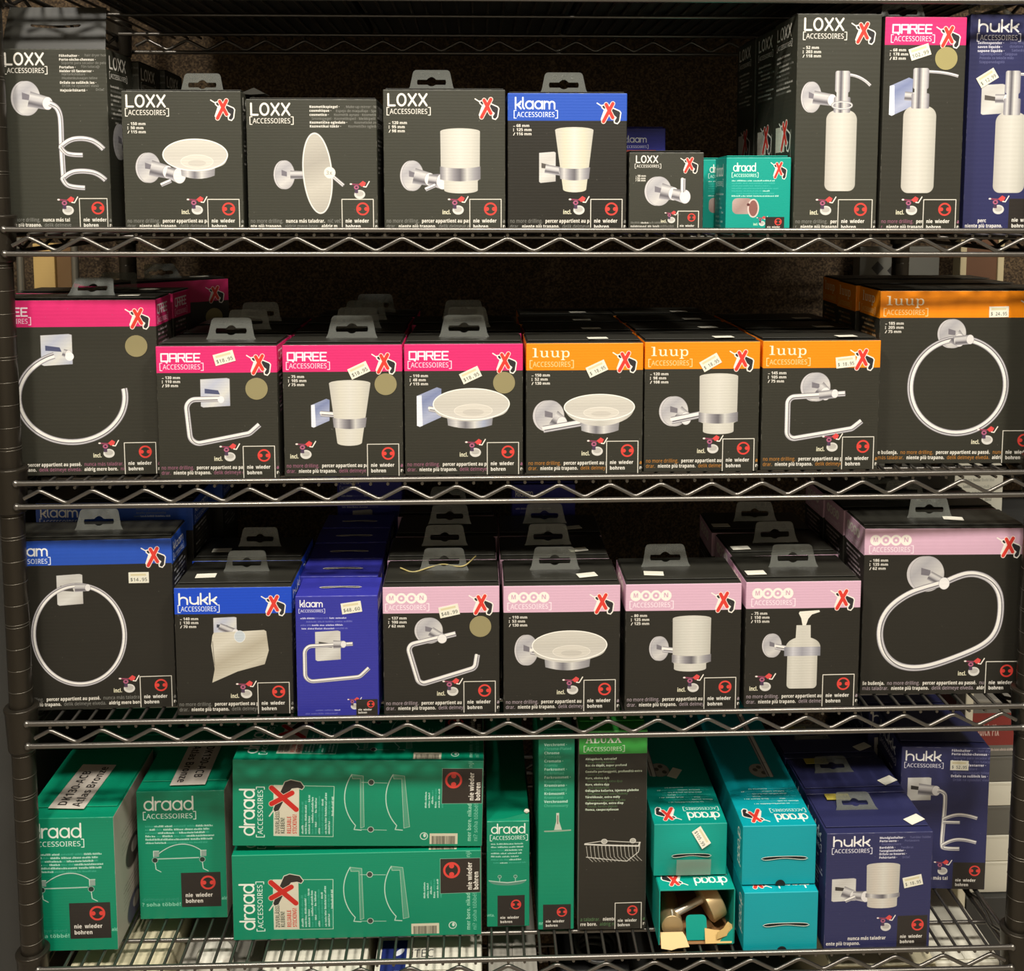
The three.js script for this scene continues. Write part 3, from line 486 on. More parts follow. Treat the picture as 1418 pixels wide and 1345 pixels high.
const violetFront = (W, H) => front('klaamv', W, H, { lx: 7, lw: 30, ly: 6, lh: 9.5, ag: 12.5, ah: 6, drill: false, text: [7, 33, 80, 4, 5, 2.6], incl: [W - 40, H - 10, .65, false], fx: W - 32, fy: H - 24, fw: 30, fh: 24, ns: .58, mode: 'solid', ticker: false }, (x, b) => {
  words(x, 2, H - 3, 70, 1, 4, 2.2, b); words(x, 26, H - 8, 40, 1, 4, 2.2, b);
  plate(x, 27, 50, 35, 44, false, '#3c3c38'); tube(x, [[79, 69.6], [12, 72.5], [12, 124.5], [88, 118], [101, 105.5]], 3, false, 11); neck(x, 52, 70, 66, 70, 6, 5); });
const vW = 0.094 * 1218, vH = 0.144 * 1218, violet = violetFront(vW, vH);
{ // violet box in the dark at the back of the top shelf
  const o = { s: 1, x: 0.132, z: -0.19, w: 0.094, h: 0.127, d: 0.06 };
  const f = front('klaamv', 115, 155, { lx: 50, lw: 34, ly: 12, lh: 10, ag: 14, ah: 6, drill: false, never: false }, (x) => { x.fillStyle = '#b2463c'; x.fillRect(8, 34, 92, 70); poly(x, [[30, 118], [50, 84], [62, 78], [88, 118]], '#2b2730'); });
  box('paper_holder_box', 'violet box in the dark at the back of the top shelf, behind the hook box', o, { f, s: M.violet, e: M.violet });
}
{ // small teal boxes
  const k = 1238, o = { s: 1, x: 0.2515, z: -0.008, w: 0.072, h: 0.084, d: 0.062, yaw: -2 }, W = o.w * k, H = o.h * k;
  const f = front('tealg', W, H, { lx: 10, lw: 30, ly: 8, lh: 11, ag: 13, ah: 6.5, dx: -28, dy: 6, dw: 22, dh: 24, text: [8, 33, 70, 7, 3.5, 2], incl: [46, H - 10, .5], fx: W - 34, fy: H - 22, fw: 26, fh: 22, ns: .55, mode: 'solid', ticker: false }, (x, b) => { x.beginPath(); x.roundRect(9, 56, 28, 22, 7); x.fillStyle = lin(x, 9, 56, 34, 78, '#d8c2ba', '#b89a92', '#cdb4ac'); x.fill(); ell(x, 38, 70, 7, 12, '#8a5a54', '#d9c4bc', 2); ell(x, 31, 65, 2, 2, '#5a3030'); words(x, 2, H - 2, 50, 1, 3, 2.2, b); });
  const g = box('holder_box', 'small teal box with folded top picturing a pinkish wall bracket', o, { f, s: side('tealg', 80, H), e: M.tealg });
  box('holder_box', 'small teal box in shadow behind the other small teal box', { ...o, x: o.x - 0.012, z: -0.08, yaw: 1 }, { f, s: M.tealg, e: M.tealg });
}
{ // three dispensers
  const o1 = { s: 1, x: 0.3365, z: -0.006, w: 0.0935, h: 0.2405, d: 0.086 }, k1 = 1249, W = o1.w * k1, H = o1.h * k1;
  const f1 = front('loxx', W, H, { dims: ['52 mm', '203 mm', '118 mm'], lx: 10, incl: [37, H - 26, .93], fx: 63, rows: [[['no more drilling.', 0], ['perc', 1]], [['r.', 0], ['niente più trapano.', 1]]] }, (x) => { flange(x, 22, 113, 13, 21); neck(x, 24, 113, 50, 117, 9, 8); pump(x, 64, 77, 131, 242, 43, 103, 97); ringTube(x, 64, 124, 14, 5, 1.2); });
  const s1 = side('loxx', 107, H, { drill: 150 });
  const g1 = box('soap_dispenser_box', 'tall black box without coloured band picturing a soap dispenser bottle, frontmost', o1, { f: f1, s: s1, e: M.black });
  queue(g1, o1, 3, 'tall black soap dispenser box without band', 'beside the teal box', 'tall black soap dispenser boxes');
  const o2 = { s: 1, x: 0.4325, z: -0.006, w: 0.0915, h: 0.238, d: 0.086 }, k2 = 1242, W2 = o2.w * k2, H2 = o2.h * k2;
  const f2 = front('qaree', W2, H2, { dims: ['68 mm', '178 mm', '83 mm'], lx: 11, incl: [37, H2 - 26, .93], fx: 62, rows: [[['no more drilling.', 0], ['perc', 1]], [['r.', 0], ['niente più trapano.', 1]]] }, (x) => { plateSide(x, 9, 82, 32, 52); neck(x, 30, 107, 44, 108, 6, 6); pump(x, 52, 69, 121, 240, 46, 104, 80); });
  const g2 = box('soap_dispenser_box', 'tall black box with magenta band picturing a soap dispenser bottle', o2, { f: f2, s: M.black, e: M.black }); tab(g2, o2, .4, -12, -0.012); price(g2, o2, 49, 47.5, 18, '102.99', k2); dot(g2, o2, 86, 56, k2, M.goldshine);
  const c2 = copy(g2, { ...o2, z: -0.1, x: o2.x + .004 }, 'tall magenta-banded dispenser box hidden behind the front one'); 
  const o3 = { s: 1, x: 0.5435, z: -0.034, w: 0.0962, h: 0.2465, d: 0.08, lid: false }, k3 = 1207, W3 = o3.w * k3, H3 = o3.h * k3;
  const f3 = front('hukkn', W3, H3, { lx: 12, ly: 8, drill: false, text: [11, 40, 86, 6, 5.3, 3.2, [['Seifenspender ·', 'Soap dispenser'], ['savon liquide ·', 'dosatore'], ['sapone liquido ·', 'Sæbedispenser'], ['', 'Såpedispenser · Saippua'], ['', 'Posoda za tekoče milo'], ['', 'Szappanadagoló']]], incl: [41, H3 - 26, .93, false], fx: 64, mode: 'solid', fw: 60, fh: 46, rows: [[['', 0], ['       perc', 1]], [['niente più trapano.', 1]]] }, (x) => { plate(x, 19, 94, 32, 42); neck(x, 38, 114, 54, 114, 6, 6); pump(x, 62, 76, 133, 243, 44, 112, 84); });
  const g3 = box('soap_dispenser_box', 'tall navy box picturing a soap dispenser bottle, cut by the right edge of the photo', o3, { f: f3, s: M.navy, e: M.navy }); tab(g3, o3, .3, -50, -0.012, 1); price(g3, o3, 26, 86, 32, '$ 12.99', k3);
}

// ================================================================ second shelf
const STD = { w: 0.135, h: 0.1525, d: 0.082 };
{ // towel ring, magenta
  const k = 1240, o = { s: 2, x: -0.526, z: -0.042, w: 0.192, h: 0.203, d: 0.064, yaw: 1.5 }, W = o.w * k, H = o.h * k;
  const f = front('qaree', W, H, { incl: [158, H - 26, .93], shift: 8 }, (x) => { plate(x, 78, 48, 43, 45, true); ringTube(x, 118, 139, 74, 64, 4.6, -.06, Math.PI * 1.96, Math.PI * 3.42); neck(x, 108, 74, 116, 77, 5, 6); ell(x, 117, 80, 6, 6, '#eceaea'); });
  const sd = side('qaree', 80, H);
  const g = box('towel_ring_box', 'large black box with magenta band picturing an open towel ring, behind the left post', o, { f, s: sd, e: M.black }); tab(g, o, .5, -35, 0.014); topPrice(g, o, .82, .3, 8); dot(g, o, 209.8, 66, k);
  copy(g, { ...o, x: -0.525, z: -0.122, yaw: -3 }, 'large magenta-banded towel ring box, second from the front behind the left post');
  const o3 = { ...o, x: -0.512, z: -0.27, yaw: 38 };
  copy(g, o3, 'large magenta-banded towel ring box standing askew at the back of the second shelf');
}
{ // paper holder, magenta
  const k = 1245, o = { s: 2, x: -0.356, z: -0.021, ...STD }, W = o.w * k, H = o.h * k;
  const f = front('qaree', W, H, { dims: ['130 mm', '110 mm', '59 mm'], incl: [91, H - 26, .93] }, (x) => { plate(x, 61, 45.6, 40.6, 41.5, true); tube(x, [[88, 75], [40, 76], [45.5, 141], [127.6, 125], [141.7, 112.5]], 4, false, 13); ell(x, 89, 76, 4.5, 5, '#e6e6ea'); });
  const sd = side('qaree', 102, H);
  const g = box('paper_holder_box', 'black box with magenta band picturing a bent toilet roll holder', o, { f, s: sd, e: M.black }); tab(g, o, .45, -12, 0.008, 1.05); price(g, o, 95, 17, 15, '$18.95', k); dot(g, o, 139, 61, k);
  queue(g, o, 3, 'magenta-banded toilet roll holder box', 'on the second shelf', 'magenta toilet roll holder boxes');
  // tumbler, magenta
  const k2 = 1232, o2 = { s: 2, x: -0.2155, z: -0.023, ...STD }, W2 = o2.w * k2, H2 = o2.h * k2;
  const f2 = front('qaree', W2, H2, { dims: ['75 mm', '105 mm', '75 mm'], incl: [22, H2 - 27, .93] }, (x) => { plateSide(x, 38.8, 76, 26, 41); tube(x, [[52, 97], [74, 99]], 4); cup(x, 64.2, 121.9, 50.6, 74.4, 109, 142.5, 103, 117, '#efebda'); });
  const g2 = box('tumbler_box', 'black box with magenta band picturing a tapered frosted tumbler', o2, { f: f2, s: sd, e: M.black }); tab(g2, o2, .5, -16, 0.006, 1.1); price(g2, o2, 106, 36, 25, '$18.95', k2); dot(g2, o2, 143, 56, k2);
  queue(g2, o2, 4, 'magenta-banded tumbler box', 'on the second shelf', 'magenta tumbler boxes');
  // soap dish, magenta
  const k3 = 1222, o3 = { s: 2, x: -0.0785, z: -0.024, ...STD }, W3 = o3.w * k3, H3 = o3.h * k3;
  const f3 = front('qaree', W3, H3, { dims: ['110 mm', '48 mm', '115 mm'], incl: [90, H3 - 27, .93] }, (x) => { plateSide(x, 17, 60.8, 34.5, 56); tube(x, [[34, 91], [58, 95]], 4); dish(x, 93, 85, 53, 22, 91, 115, 32, 12, true); });
  const g3 = box('soap_dish_box', 'black box with magenta band picturing a glass soap dish', o3, { f: f3, s: sd, e: M.black }); tab(g3, o3, .5, -14, 0.0, 1.08); price(g3, o3, 92, 44, 25, '$18.95', k3); dot(g3, o3, 138.6, 55, k3);
  queue(g3, o3, 3, 'magenta-banded soap dish box', 'on the second shelf', 'magenta soap dish boxes');
}
{ // orange band
  const k = 1213, o = { s: 2, x: 0.0595, z: -0.023, ...STD, w: .134 }, W = o.w * k, H = o.h * k, sd = side('luup', 100, H);
  const f = front('luup', W, H, { dims: ['150 mm', '52 mm', '130 mm'], incl: [91, H - 27, .93] }, (x) => { flange(x, 33, 102, 20, 22); neck(x, 38, 104, 50, 112, 11, 9); tube(x, [[24, 121], [76, 112]], 5); dish(x, 102, 90, 49, 18, 103, 123, 27, 13); });
  const g = box('soap_dish_box', 'black box with orange band picturing a glass soap dish', o, { f, s: sd, e: M.black }); price(g, o, 98, 36, 25, '$ 18.95', k); topPrice(g, o, .62, .2, 4);
  queue(g, o, 4, 'orange-banded soap dish box', 'on the second shelf', 'orange soap dish boxes');
  const k2 = 1200, o2 = { s: 2, x: 0.1955, z: -0.027, ...STD, w: .1335 }, W2 = o2.w * k2, H2 = o2.h * k2;
  const f2 = front('luup', W2, H2, { dims: ['120 mm', '98 mm', '108 mm'], incl: [88, H2 - 27, .93] }, (x) => { flange(x, 42.5, 97, 18.5, 21); neck(x, 46, 99, 58, 107, 11, 9); tube(x, [[38, 110], [82, 101]], 5); cup(x, 76.3, 130, 45, 82, 125, 129, 98.5, 112); });
  const g2 = box('tumbler_box', 'black box with orange band picturing a straight frosted tumbler', o2, { f: f2, s: sd, e: M.black }); price(g2, o2, 91, 29, 30, '$ 18.95', k2); topPrice(g2, o2, .7, .18, 5);
  queue(g2, o2, 4, 'orange-banded tumbler box', 'on the second shelf', 'orange tumbler boxes');
  const k3 = 1190, o3 = { s: 2, x: 0.3345, z: -0.029, ...STD, w: .1375 }, W3 = o3.w * k3, H3 = o3.h * k3;
  const f3 = front('luup', W3, H3, { dims: ['145 mm', '105 mm', '75 mm'], incl: [91, H3 - 27, .93] }, (x) => { flange(x, 75.4, 64.4, 19, 20); neck(x, 78, 66, 88, 74, 11, 9); tube(x, [[115.5, 73.8], [36, 78.5], [36, 138], [126.2, 123.3], [139.6, 112.6]], 4, false, 10); neck(x, 79, 76.5, 101, 74, 6, 6); });
  const g3 = box('paper_holder_box', 'black box with orange band picturing a bent toilet roll holder', o3, { f: f3, s: sd, e: M.black }); price(g3, o3, 115, 30, 6, '$ 18.95', k3); topPrice(g3, o3, .73, .15, 6);
  queue(g3, o3, 3, 'orange-banded toilet roll holder box', 'on the second shelf', 'orange toilet roll holder boxes');
  const k4 = 1165, o4 = { s: 2, x: 0.513, z: -0.05, w: .204, h: .207, d: .069, yaw: -1.5 }, W4 = o4.w * k4, H4 = o4.h * k4;
  const f4 = front('luup', W4, H4, { dims: ['185 mm', '205 mm', '75 mm'], dx: -44, band: 37, incl: [146, H4 - 28, .93], fx: 176, fw: 45, rows: [[['e bušenja.', 1], ...TICKER[0]], [['más taladrar.', 0], ...TICKER[1].slice(1)]] }, (x) => { flange(x, 101, 59, 18, 20); ringTube(x, 111, 132, 66, 66, 4.4); neck(x, 103, 62, 110, 68, 11, 9); neck(x, 104, 69, 125, 67, 6.5, 6.5); });
  const s4 = side('luup', 82, H4);
  const g4 = box('towel_ring_box', 'large black box with orange band picturing a round towel ring, at the right end', o4, { f: f4, s: s4, e: M.black }); price(g4, o4, 163, 29, 1, '$ 24.95', k4);
  queue(g4, o4, 3, 'large orange-banded towel ring box', 'at the right end', 'large orange towel ring boxes');
}

// ================================================================ third shelf
{ // towel ring, blue
  const k = 1217, o = { s: 3, x: -0.515, z: -0.037, w: 0.192, h: 0.204, d: 0.066, yaw: 1.5 }, W = o.w * k, H = o.h * k;
  const f = front('klaam', W, H, { lx: 8, ly: 9, ag: 15, band: 36, incl: [160, H - 24, .93] }, (x) => { plate(x, 73.5, 49, 35.5, 45.4, false, '#4a4744'); ringTube(x, 101.6, 138, 63, 72.6, 3.6); neck(x, 98, 69, 116, 69, 6, 5); });
  const sd = side('klaam', 80, H);
  const g = box('towel_ring_box', 'large black box with blue band picturing a thin oval towel ring, behind the left post', o, { f, s: sd, e: M.black }); tab(g, o, .45, -10, 0.004, 1.02); price(g, o, 187, 56, 0, '$14.95', k);
  const f2 = front('klaam', W, 270, { lx: 8, ly: 9, ag: 15, band: 44, drill: false, text: [146, 12, 60, 3, 5.4, 3, [['', 'Anneau porte-serviette'], ['', 'Anello portasalviette']]], never: false });
  const o2 = { ...o, x: -0.512, z: -0.122, h: 0.222, d: .09, yaw: 0 };
  const g2 = box('towel_ring_box', 'tall box with dark blue band in shadow, right behind the large blue-banded towel ring box', o2, { f: f2, s: side('klaam', 108, 270), e: M.black });
  copy(g2, { ...o2, x: -0.505, z: -0.236, yaw: 1 }, 'tall box with dark blue band in shadow, third from the front behind the left post');
}
{ // roll holder with cover, blue
  const k = 1219, o = { s: 3, x: -0.344, z: -0.018, ...STD, w: .134 }, W = o.w * k, H = o.h * k;
  const f = front('hukk', W, H, { dims: ['140 mm', '130 mm', '70 mm'], ly: 11, lw: 51, ag: 14, incl: [89, H - 25, .93] }, (x) => {
    plate(x, 54, 42.6, 32, 29, true, '#3e434e'); neck(x, 62, 56, 84, 66, 5, 6);
    poly(x, [[52, 69], [54, 65], [124, 62], [127, 64], [130, 92], [124, 112], [86, 122], [50, 138], [54, 118], [50, 84]], lin(x, 60, 62, 100, 138, '#e9e2cf', '#f3eddb', '#cfc6b0', '#e6dfca', '#b9b09c')); line(x, [[54, 118], [90, 112], [124, 100]], .6, '#b5ac98');
    line(x, [[52, 78], [54, 112]], 1.2, '#8c867a'); ell(x, 90, 71, 7.4, 8.4, '#c3ccd2', '#e4e8ea', .7); });
  const g = box('paper_holder_box', 'black box with bright blue band picturing a covered toilet roll holder', o, { f, s: side('hukk', 100, H), e: M.black }); tab(g, o, .55, -14, 0.006); topPrice(g, o, .22, .35, 4);
  queue(g, o, 2, 'blue-banded covered roll holder box', 'on the third shelf', 'blue covered roll holder boxes');
}
const gSlot = (() => { const s = new THREE.Shape(); s.moveTo(-.021, -.0012); s.quadraticCurveTo(0, .0006, .021, -.0012); s.lineTo(.023, 0); s.lineTo(.021, .0012); s.quadraticCurveTo(0, .0028, -.021, .0012); s.lineTo(-.023, 0); s.closePath(); return new THREE.ExtrudeGeometry(s, { depth: .0006, bevelEnabled: false }); })();
const slotRim = (() => { const p = [[-.0245, 0], [-.021, .0016], [0, .0026], [.021, .0016], [.0245, 0], [.021, -.0016], [0, .0002], [-.021, -.0016]].map(([x, y]) => V(x, y, 0)); return new THREE.TubeGeometry(new THREE.CatmullRomCurve3(p, true), 40, .00022, 5, true); })();
function slot(g, x, y, z, rx, rim = M.white) { const a = part('slot', gSlot, M.slot, g); a.position.set(x, y, z); a.rotation.x = rx; const b = part('slot_edge', slotRim, rim, a); b.position.z = .0006; return a; }
{ // slim violet boxes
  const o = { s: 3, x: -0.225, z: -0.011, w: .094, h: .1435, d: .056, lid: false }, e = M.violet;
  const g = box('paper_holder_box', 'slim violet box picturing a bent roll holder, frontmost', o, { f: violet, s: side('klaamv', 68, vH), e }); price(g, o, 78, 17, 8, '$48.60', 1218);
  slot(g, 0.002, o.h + .001, .006, -Math.PI / 2);
  g.userData.group = 'slim violet boxes';
  for (let i = 1; i < 5; i++) copy(g, { ...o, x: o.x + (rnd() - .5) * .006 - .002 * i, z: o.z - i * .0605, yaw: (rnd() - .5) * 2 }, `slim violet roll holder box, ${ORD[i]} from the front`);
  const o2 = { s: 3, x: -0.222, z: -0.345, w: .094, h: .196, d: .06 };
  box('paper_holder_box', 'taller violet box in the dark at the end of the slim violet row', o2, { f: violet, s: M.violet, e });
}
{ // pink band
  const k = 1209, o = { s: 3, x: -0.1055, z: -0.012, ...STD, w: .134 }, W = o.w * k, H = o.h * k, sd = side('moon', 98, H);
  const f = front('moon', W, H, { dims: ['137 mm', '100 mm', '62 mm'], lx: 6, incl: [88, H - 27, .93] }, (x) => { flange(x, 65, 63, 18, 18.5); neck(x, 66, 64, 82, 74, 7, 6.5); tube(x, [[101, 68], [34, 84], [50, 141.5], [128, 118], [131, 99]], 4, false, 9); ell(x, 82, 75, 6.5, 6.5, '#e9e7e4', '#a9a6a8', .5); });
  const g = box('paper_holder_box', 'black box with pale pink band picturing a bent toilet roll holder, top film torn', o, { f, s: sd, e: M.black }); tab(g, o, .55, -18, 0.002, 1.08); price(g, o, 92, 35, 12, '$48.99', k); dot(g, o, 135.4, 58, k);
  queue(g, o, 4, 'pink-banded roll holder box', 'on the third shelf', 'pink roll holder boxes');
  const film = part('torn_film', new THREE.TubeGeometry(new THREE.CatmullRomCurve3([V(-.05, 0, 0), V(-.035, -.003, .006), V(-.015, .001, .002), V(.0, .003, -.002), V(.025, .002, .002), V(.04, .012, -.004)]), 30, .0009, 5, false), std({ color: 0xcfbf7a, roughness: .3, transmission: .4 }), g); film.position.set(0, o.h + .005, -.006);
  const k2 = 1202, o2 = { s: 3, x: 0.0335, z: -0.010, ...STD }, W2 = o2.w * k2, H2 = o2.h * k2;
  const f2 = front('moon', W2, H2, { dims: ['110 mm', '53 mm', '130 mm'], lx: 8, incl: [88, H2 - 27, .93] }, (x) => { flange(x, 33, 92, 15, 22); tube(x, [[38, 93], [60, 97]], 5); dish(x, 92, 86, 52, 21, 89, 117, 32, 13); });
  const g2 = box('soap_dish_box', 'black box with pale pink band picturing a glass soap dish', o2, { f: f2, s: sd, e: M.black }); tab(g2, o2, .55, -14, -.005, 1.1); topPrice(g2, o2, .73, .28, 14);
  queue(g2, o2, 3, 'pink-banded soap dish box', 'on the third shelf', 'pink soap dish boxes');
  const k3 = 1193, o3 = { s: 3, x: 0.1745, z: -0.010, ...STD }, W3 = o3.w * k3, H3 = o3.h * k3;
  const f3 = front('moon', W3, H3, { dims: ['80 mm', '125 mm', '125 mm'], lx: 8, incl: [87, H3 - 27, .93] }, (x) => { flange(x, 48, 92, 12.5, 17.5); tube(x, [[52, 93], [68, 95]], 4.2); cup(x, 65.5, 119, 46, 68, 113, 125, 100.8, 112, '#ece9de'); });
  const g3 = box('tumbler_box', 'black box with pale pink band picturing a straight frosted tumbler', o3, { f: f3, s: sd, e: M.black }); tab(g3, o3, .62, -18, -.012, 1.08); topPrice(g3, o3, .27, .3, -6);
  const k4 = 1182, o4 = { s: 3, x: 0.315, z: -0.012, ...STD }, W4 = o4.w * k4, H4 = o4.h * k4;
  const f4 = front('moon', W4, H4, { dims: ['75 mm', '150 mm', '115 mm'], lx: 10, incl: [21, H4 - 25, .93] }, (x) => {
    flange(x, 38.3, 90.6, 12.5, 17); tube(x, [[42, 92], [58, 95]], 4);
    x.fillStyle = lin(x, 54, 0, 105, 0, '#d5d1c4', '#f3efe2', '#ebe7da', '#f2eee1', '#cfcbbe'); x.beginPath(); x.roundRect(59, 100, 42, 53, 6); x.fill(); x.beginPath(); x.moveTo(70.7, 62); x.lineTo(90.5, 62); x.lineTo(91, 80); x.quadraticCurveTo(105, 84, 105, 95); x.lineTo(56, 95); x.quadraticCurveTo(57, 84, 70, 80); x.closePath(); x.fill();
    poly(x, [[79, 62], [77, 52], [73.5, 45], [75, 42.5], [102, 41], [103, 43.5], [92, 47], [87, 53], [84, 62]], '#ebe7da'); x.fillStyle = lin(x, 54, 0, 105, 0, '#8f8e98', '#e9e8ee', '#b3b2bc', '#dedde4', '#8f8e98'); x.fillRect(54.5, 93, 50.5, 13); });
  const g4 = box('soap_dispenser_box', 'black box with pale pink band picturing a pump soap dispenser', o4, { f: f4, s: sd, e: M.black }); tab(g4, o4, .5, -14, 0, 1.1); topPrice(g4, o4, .12, .25, 3);
  queue(g4, o4, 3, 'pink-banded pump dispenser box', 'on the third shelf', 'pink soap dispenser boxes');
  const k5 = 1152, o5 = { s: 3, x: 0.4935, z: -0.0375, w: .1945, h: .205, d: .069, yaw: -1.2 }, W5 = o5.w * k5, H5 = o5.h * k5;
  const f5 = front('moon', W5, H5, { dims: ['186 mm', '135 mm', '62 mm'], lx: 9, band: 37, incl: [149, H5 - 27, .93], rows: [[['še bušenja.', 1], ...TICKER[0]], [['más taladrar.', 0], ...TICKER[1].slice(1)]] }, (x) => {
    flange(x, 87, 64, 23.5, 25); neck(x, 90, 66, 110, 77, 6.5, 6.5);
    tube(x, [[109, 77], [84, 84], [62, 92], [40, 108], [28, 126], [24, 146], [27, 166], [36, 183], [52, 195], [74, 199], [100, 195], [140, 180], [168, 167], [184, 152], [191, 130], [191, 100], [184, 82], [170, 69], [150, 63], [130, 67], [112, 76]], 4.8); ell(x, 111, 77.5, 7.4, 8.4, '#eceae8', '#aaa8ac', .5); });
  const g5 = box('towel_ring_box', 'large black box with pale pink band picturing an oblong towel ring, at the right post', o5, { f: f5, s: side('moon', 80, H5), e: M.black }); tab(g5, o5, .5, -12, -0.006, 1.02); topPrice(g5, o5, .6, .4, -14);
  queue(g5, o5, 3, 'large pink-banded towel ring box', 'at the right end', 'large pink towel ring boxes');
}
{ const o = { s: 3, x: 0.03, z: -0.29, w: .09, h: .19, d: .06 }; const g = box('paper_holder_box', 'violet box in the dark behind the row of pink-banded soap dish boxes', o, { f: violet, s: M.violet, e: M.violet }); }

// ================================================================ fourth shelf
const capsule = (x, f) => { x.save(); f(); x.restore(); };
{ // hook rails, green
  const k = 1165, o = { s: 4, x: -0.548, z: -0.033, w: .107, h: .1675, d: .15, lid: true, lift: .004 }, W = o.w * k, H = o.h * k;
  const f = front('draad', W, H, { lx: 11.5, lw: 68, ly: 8.5, lh: 19.5, ag: 22.5, ah: 11.5, drill: false, text: [11.5, 54, 98, 6, 5, 3.2], fx: 60, fy: 124, fw: 56, fh: 53, ns: 1.18, mode: 'solid', ticker: false }, (x, b) => {
    for (const [c, w, oo] of [['#2b7d68', 2.4, .5], ['#cfe0d2', 1.2, 0]]) { x.beginPath(); x.moveTo(27, 96 + oo); x.quadraticCurveTo(62, 66 + oo, 92, 92 + oo); x.lineWidth = w; x.strokeStyle = c; x.stroke(); }
    line(x, [[28, 102], [86, 101]], 1.6, '#b9cfc2'); for (const X of [25, 92]) { x.fillStyle = '#8fa59a'; x.fillRect(X - 3, 90, 8, 9); line(x, [[X - 3, 99], [X - 3, 90], [X + 5, 90]], .9, '#dfe8de'); ell(x, X - 1, 104, 4, 4, '#22352e', '#a6bbb0', .8); line(x, [[X - 1, 108], [X, 118], [X + 7, 122]], 1.2, '#cfdcd0'); }
    fit(x, 'delmeye elved', 4, 167, 52, 7.4, SANS, '#3d9c80'); fit(x, '? soha többé!', 3, 175, 56, 7.6, BOLD, '#8fd0b4'); fit(x, 'ald', W - 8, 167, 9, 7.4, BOLD, '#8fd0b4'); });
  const lab = canvas(330, 150), lx = lab.getContext('2d'); lx.fillStyle = '#c9c0b4'; lx.fillRect(0, 0, 330, 150); lx.fillStyle = '#2a2522'; lx.font = 'bold 50px sans-serif'; lx.fillText('DK130-ACB', 16, 64, 290); lx.fillText('Atlas Bronze', 12, 126, 306);
  const lm = std({ map: tex(lab), roughness: .55 }), gl = new THREE.BoxGeometry(.094, .0004, .043);
  const sd = (() => { const x = sheet(150, 180, '#a5a093'); seed = 9; for (const [y, c] of [[40, '#3c3a34'], [118, '#4a4c5a']]) { words(x, 24, y, 110, 6, 6, 2.6, { ink: '#5d594f', thin: '#7c786c' }); ell(x, 60, y + 46, 26, 20, c, '#7a766b', 2); ell(x, 66, y + 42, 12, 9, '#8e8a80'); } return board({ map: tex(x.canvas) }); })();
  const mk = (oo, label, flip) => { const g = box('hook_rail_box', label, oo, { f, s: sd, e: M.green }); const l = part('address_label', gl, [M.sticker, M.sticker, lm, M.sticker, M.sticker, M.sticker], g); l.position.set(flip ? .006 : -.004, oo.h + .0032, flip ? .02 : .014); l.rotation.y = flip ? -Math.PI / 2 + .02 : Math.PI / 2 - .06; return g; };
  mk(o, 'green hook rail box with white top label, half hidden by the left post', false);
  mk({ ...o, x: -0.431, z: -0.084, w: .108 }, 'green hook rail box with white top label, standing further back beside the long lying boxes', true);
  box('hook_rail_box', 'green box in the shade behind the hook rail box at the left post', { ...o, x: -0.53, z: -0.2, h: .165 }, { f, s: M.green, e: M.green });
  box('hook_rail_box', 'green box in the shade behind the hook rail box next to the lying boxes', { ...o, x: -0.418, z: -0.245, h: .17 }, { f, s: M.green, e: M.green });
}
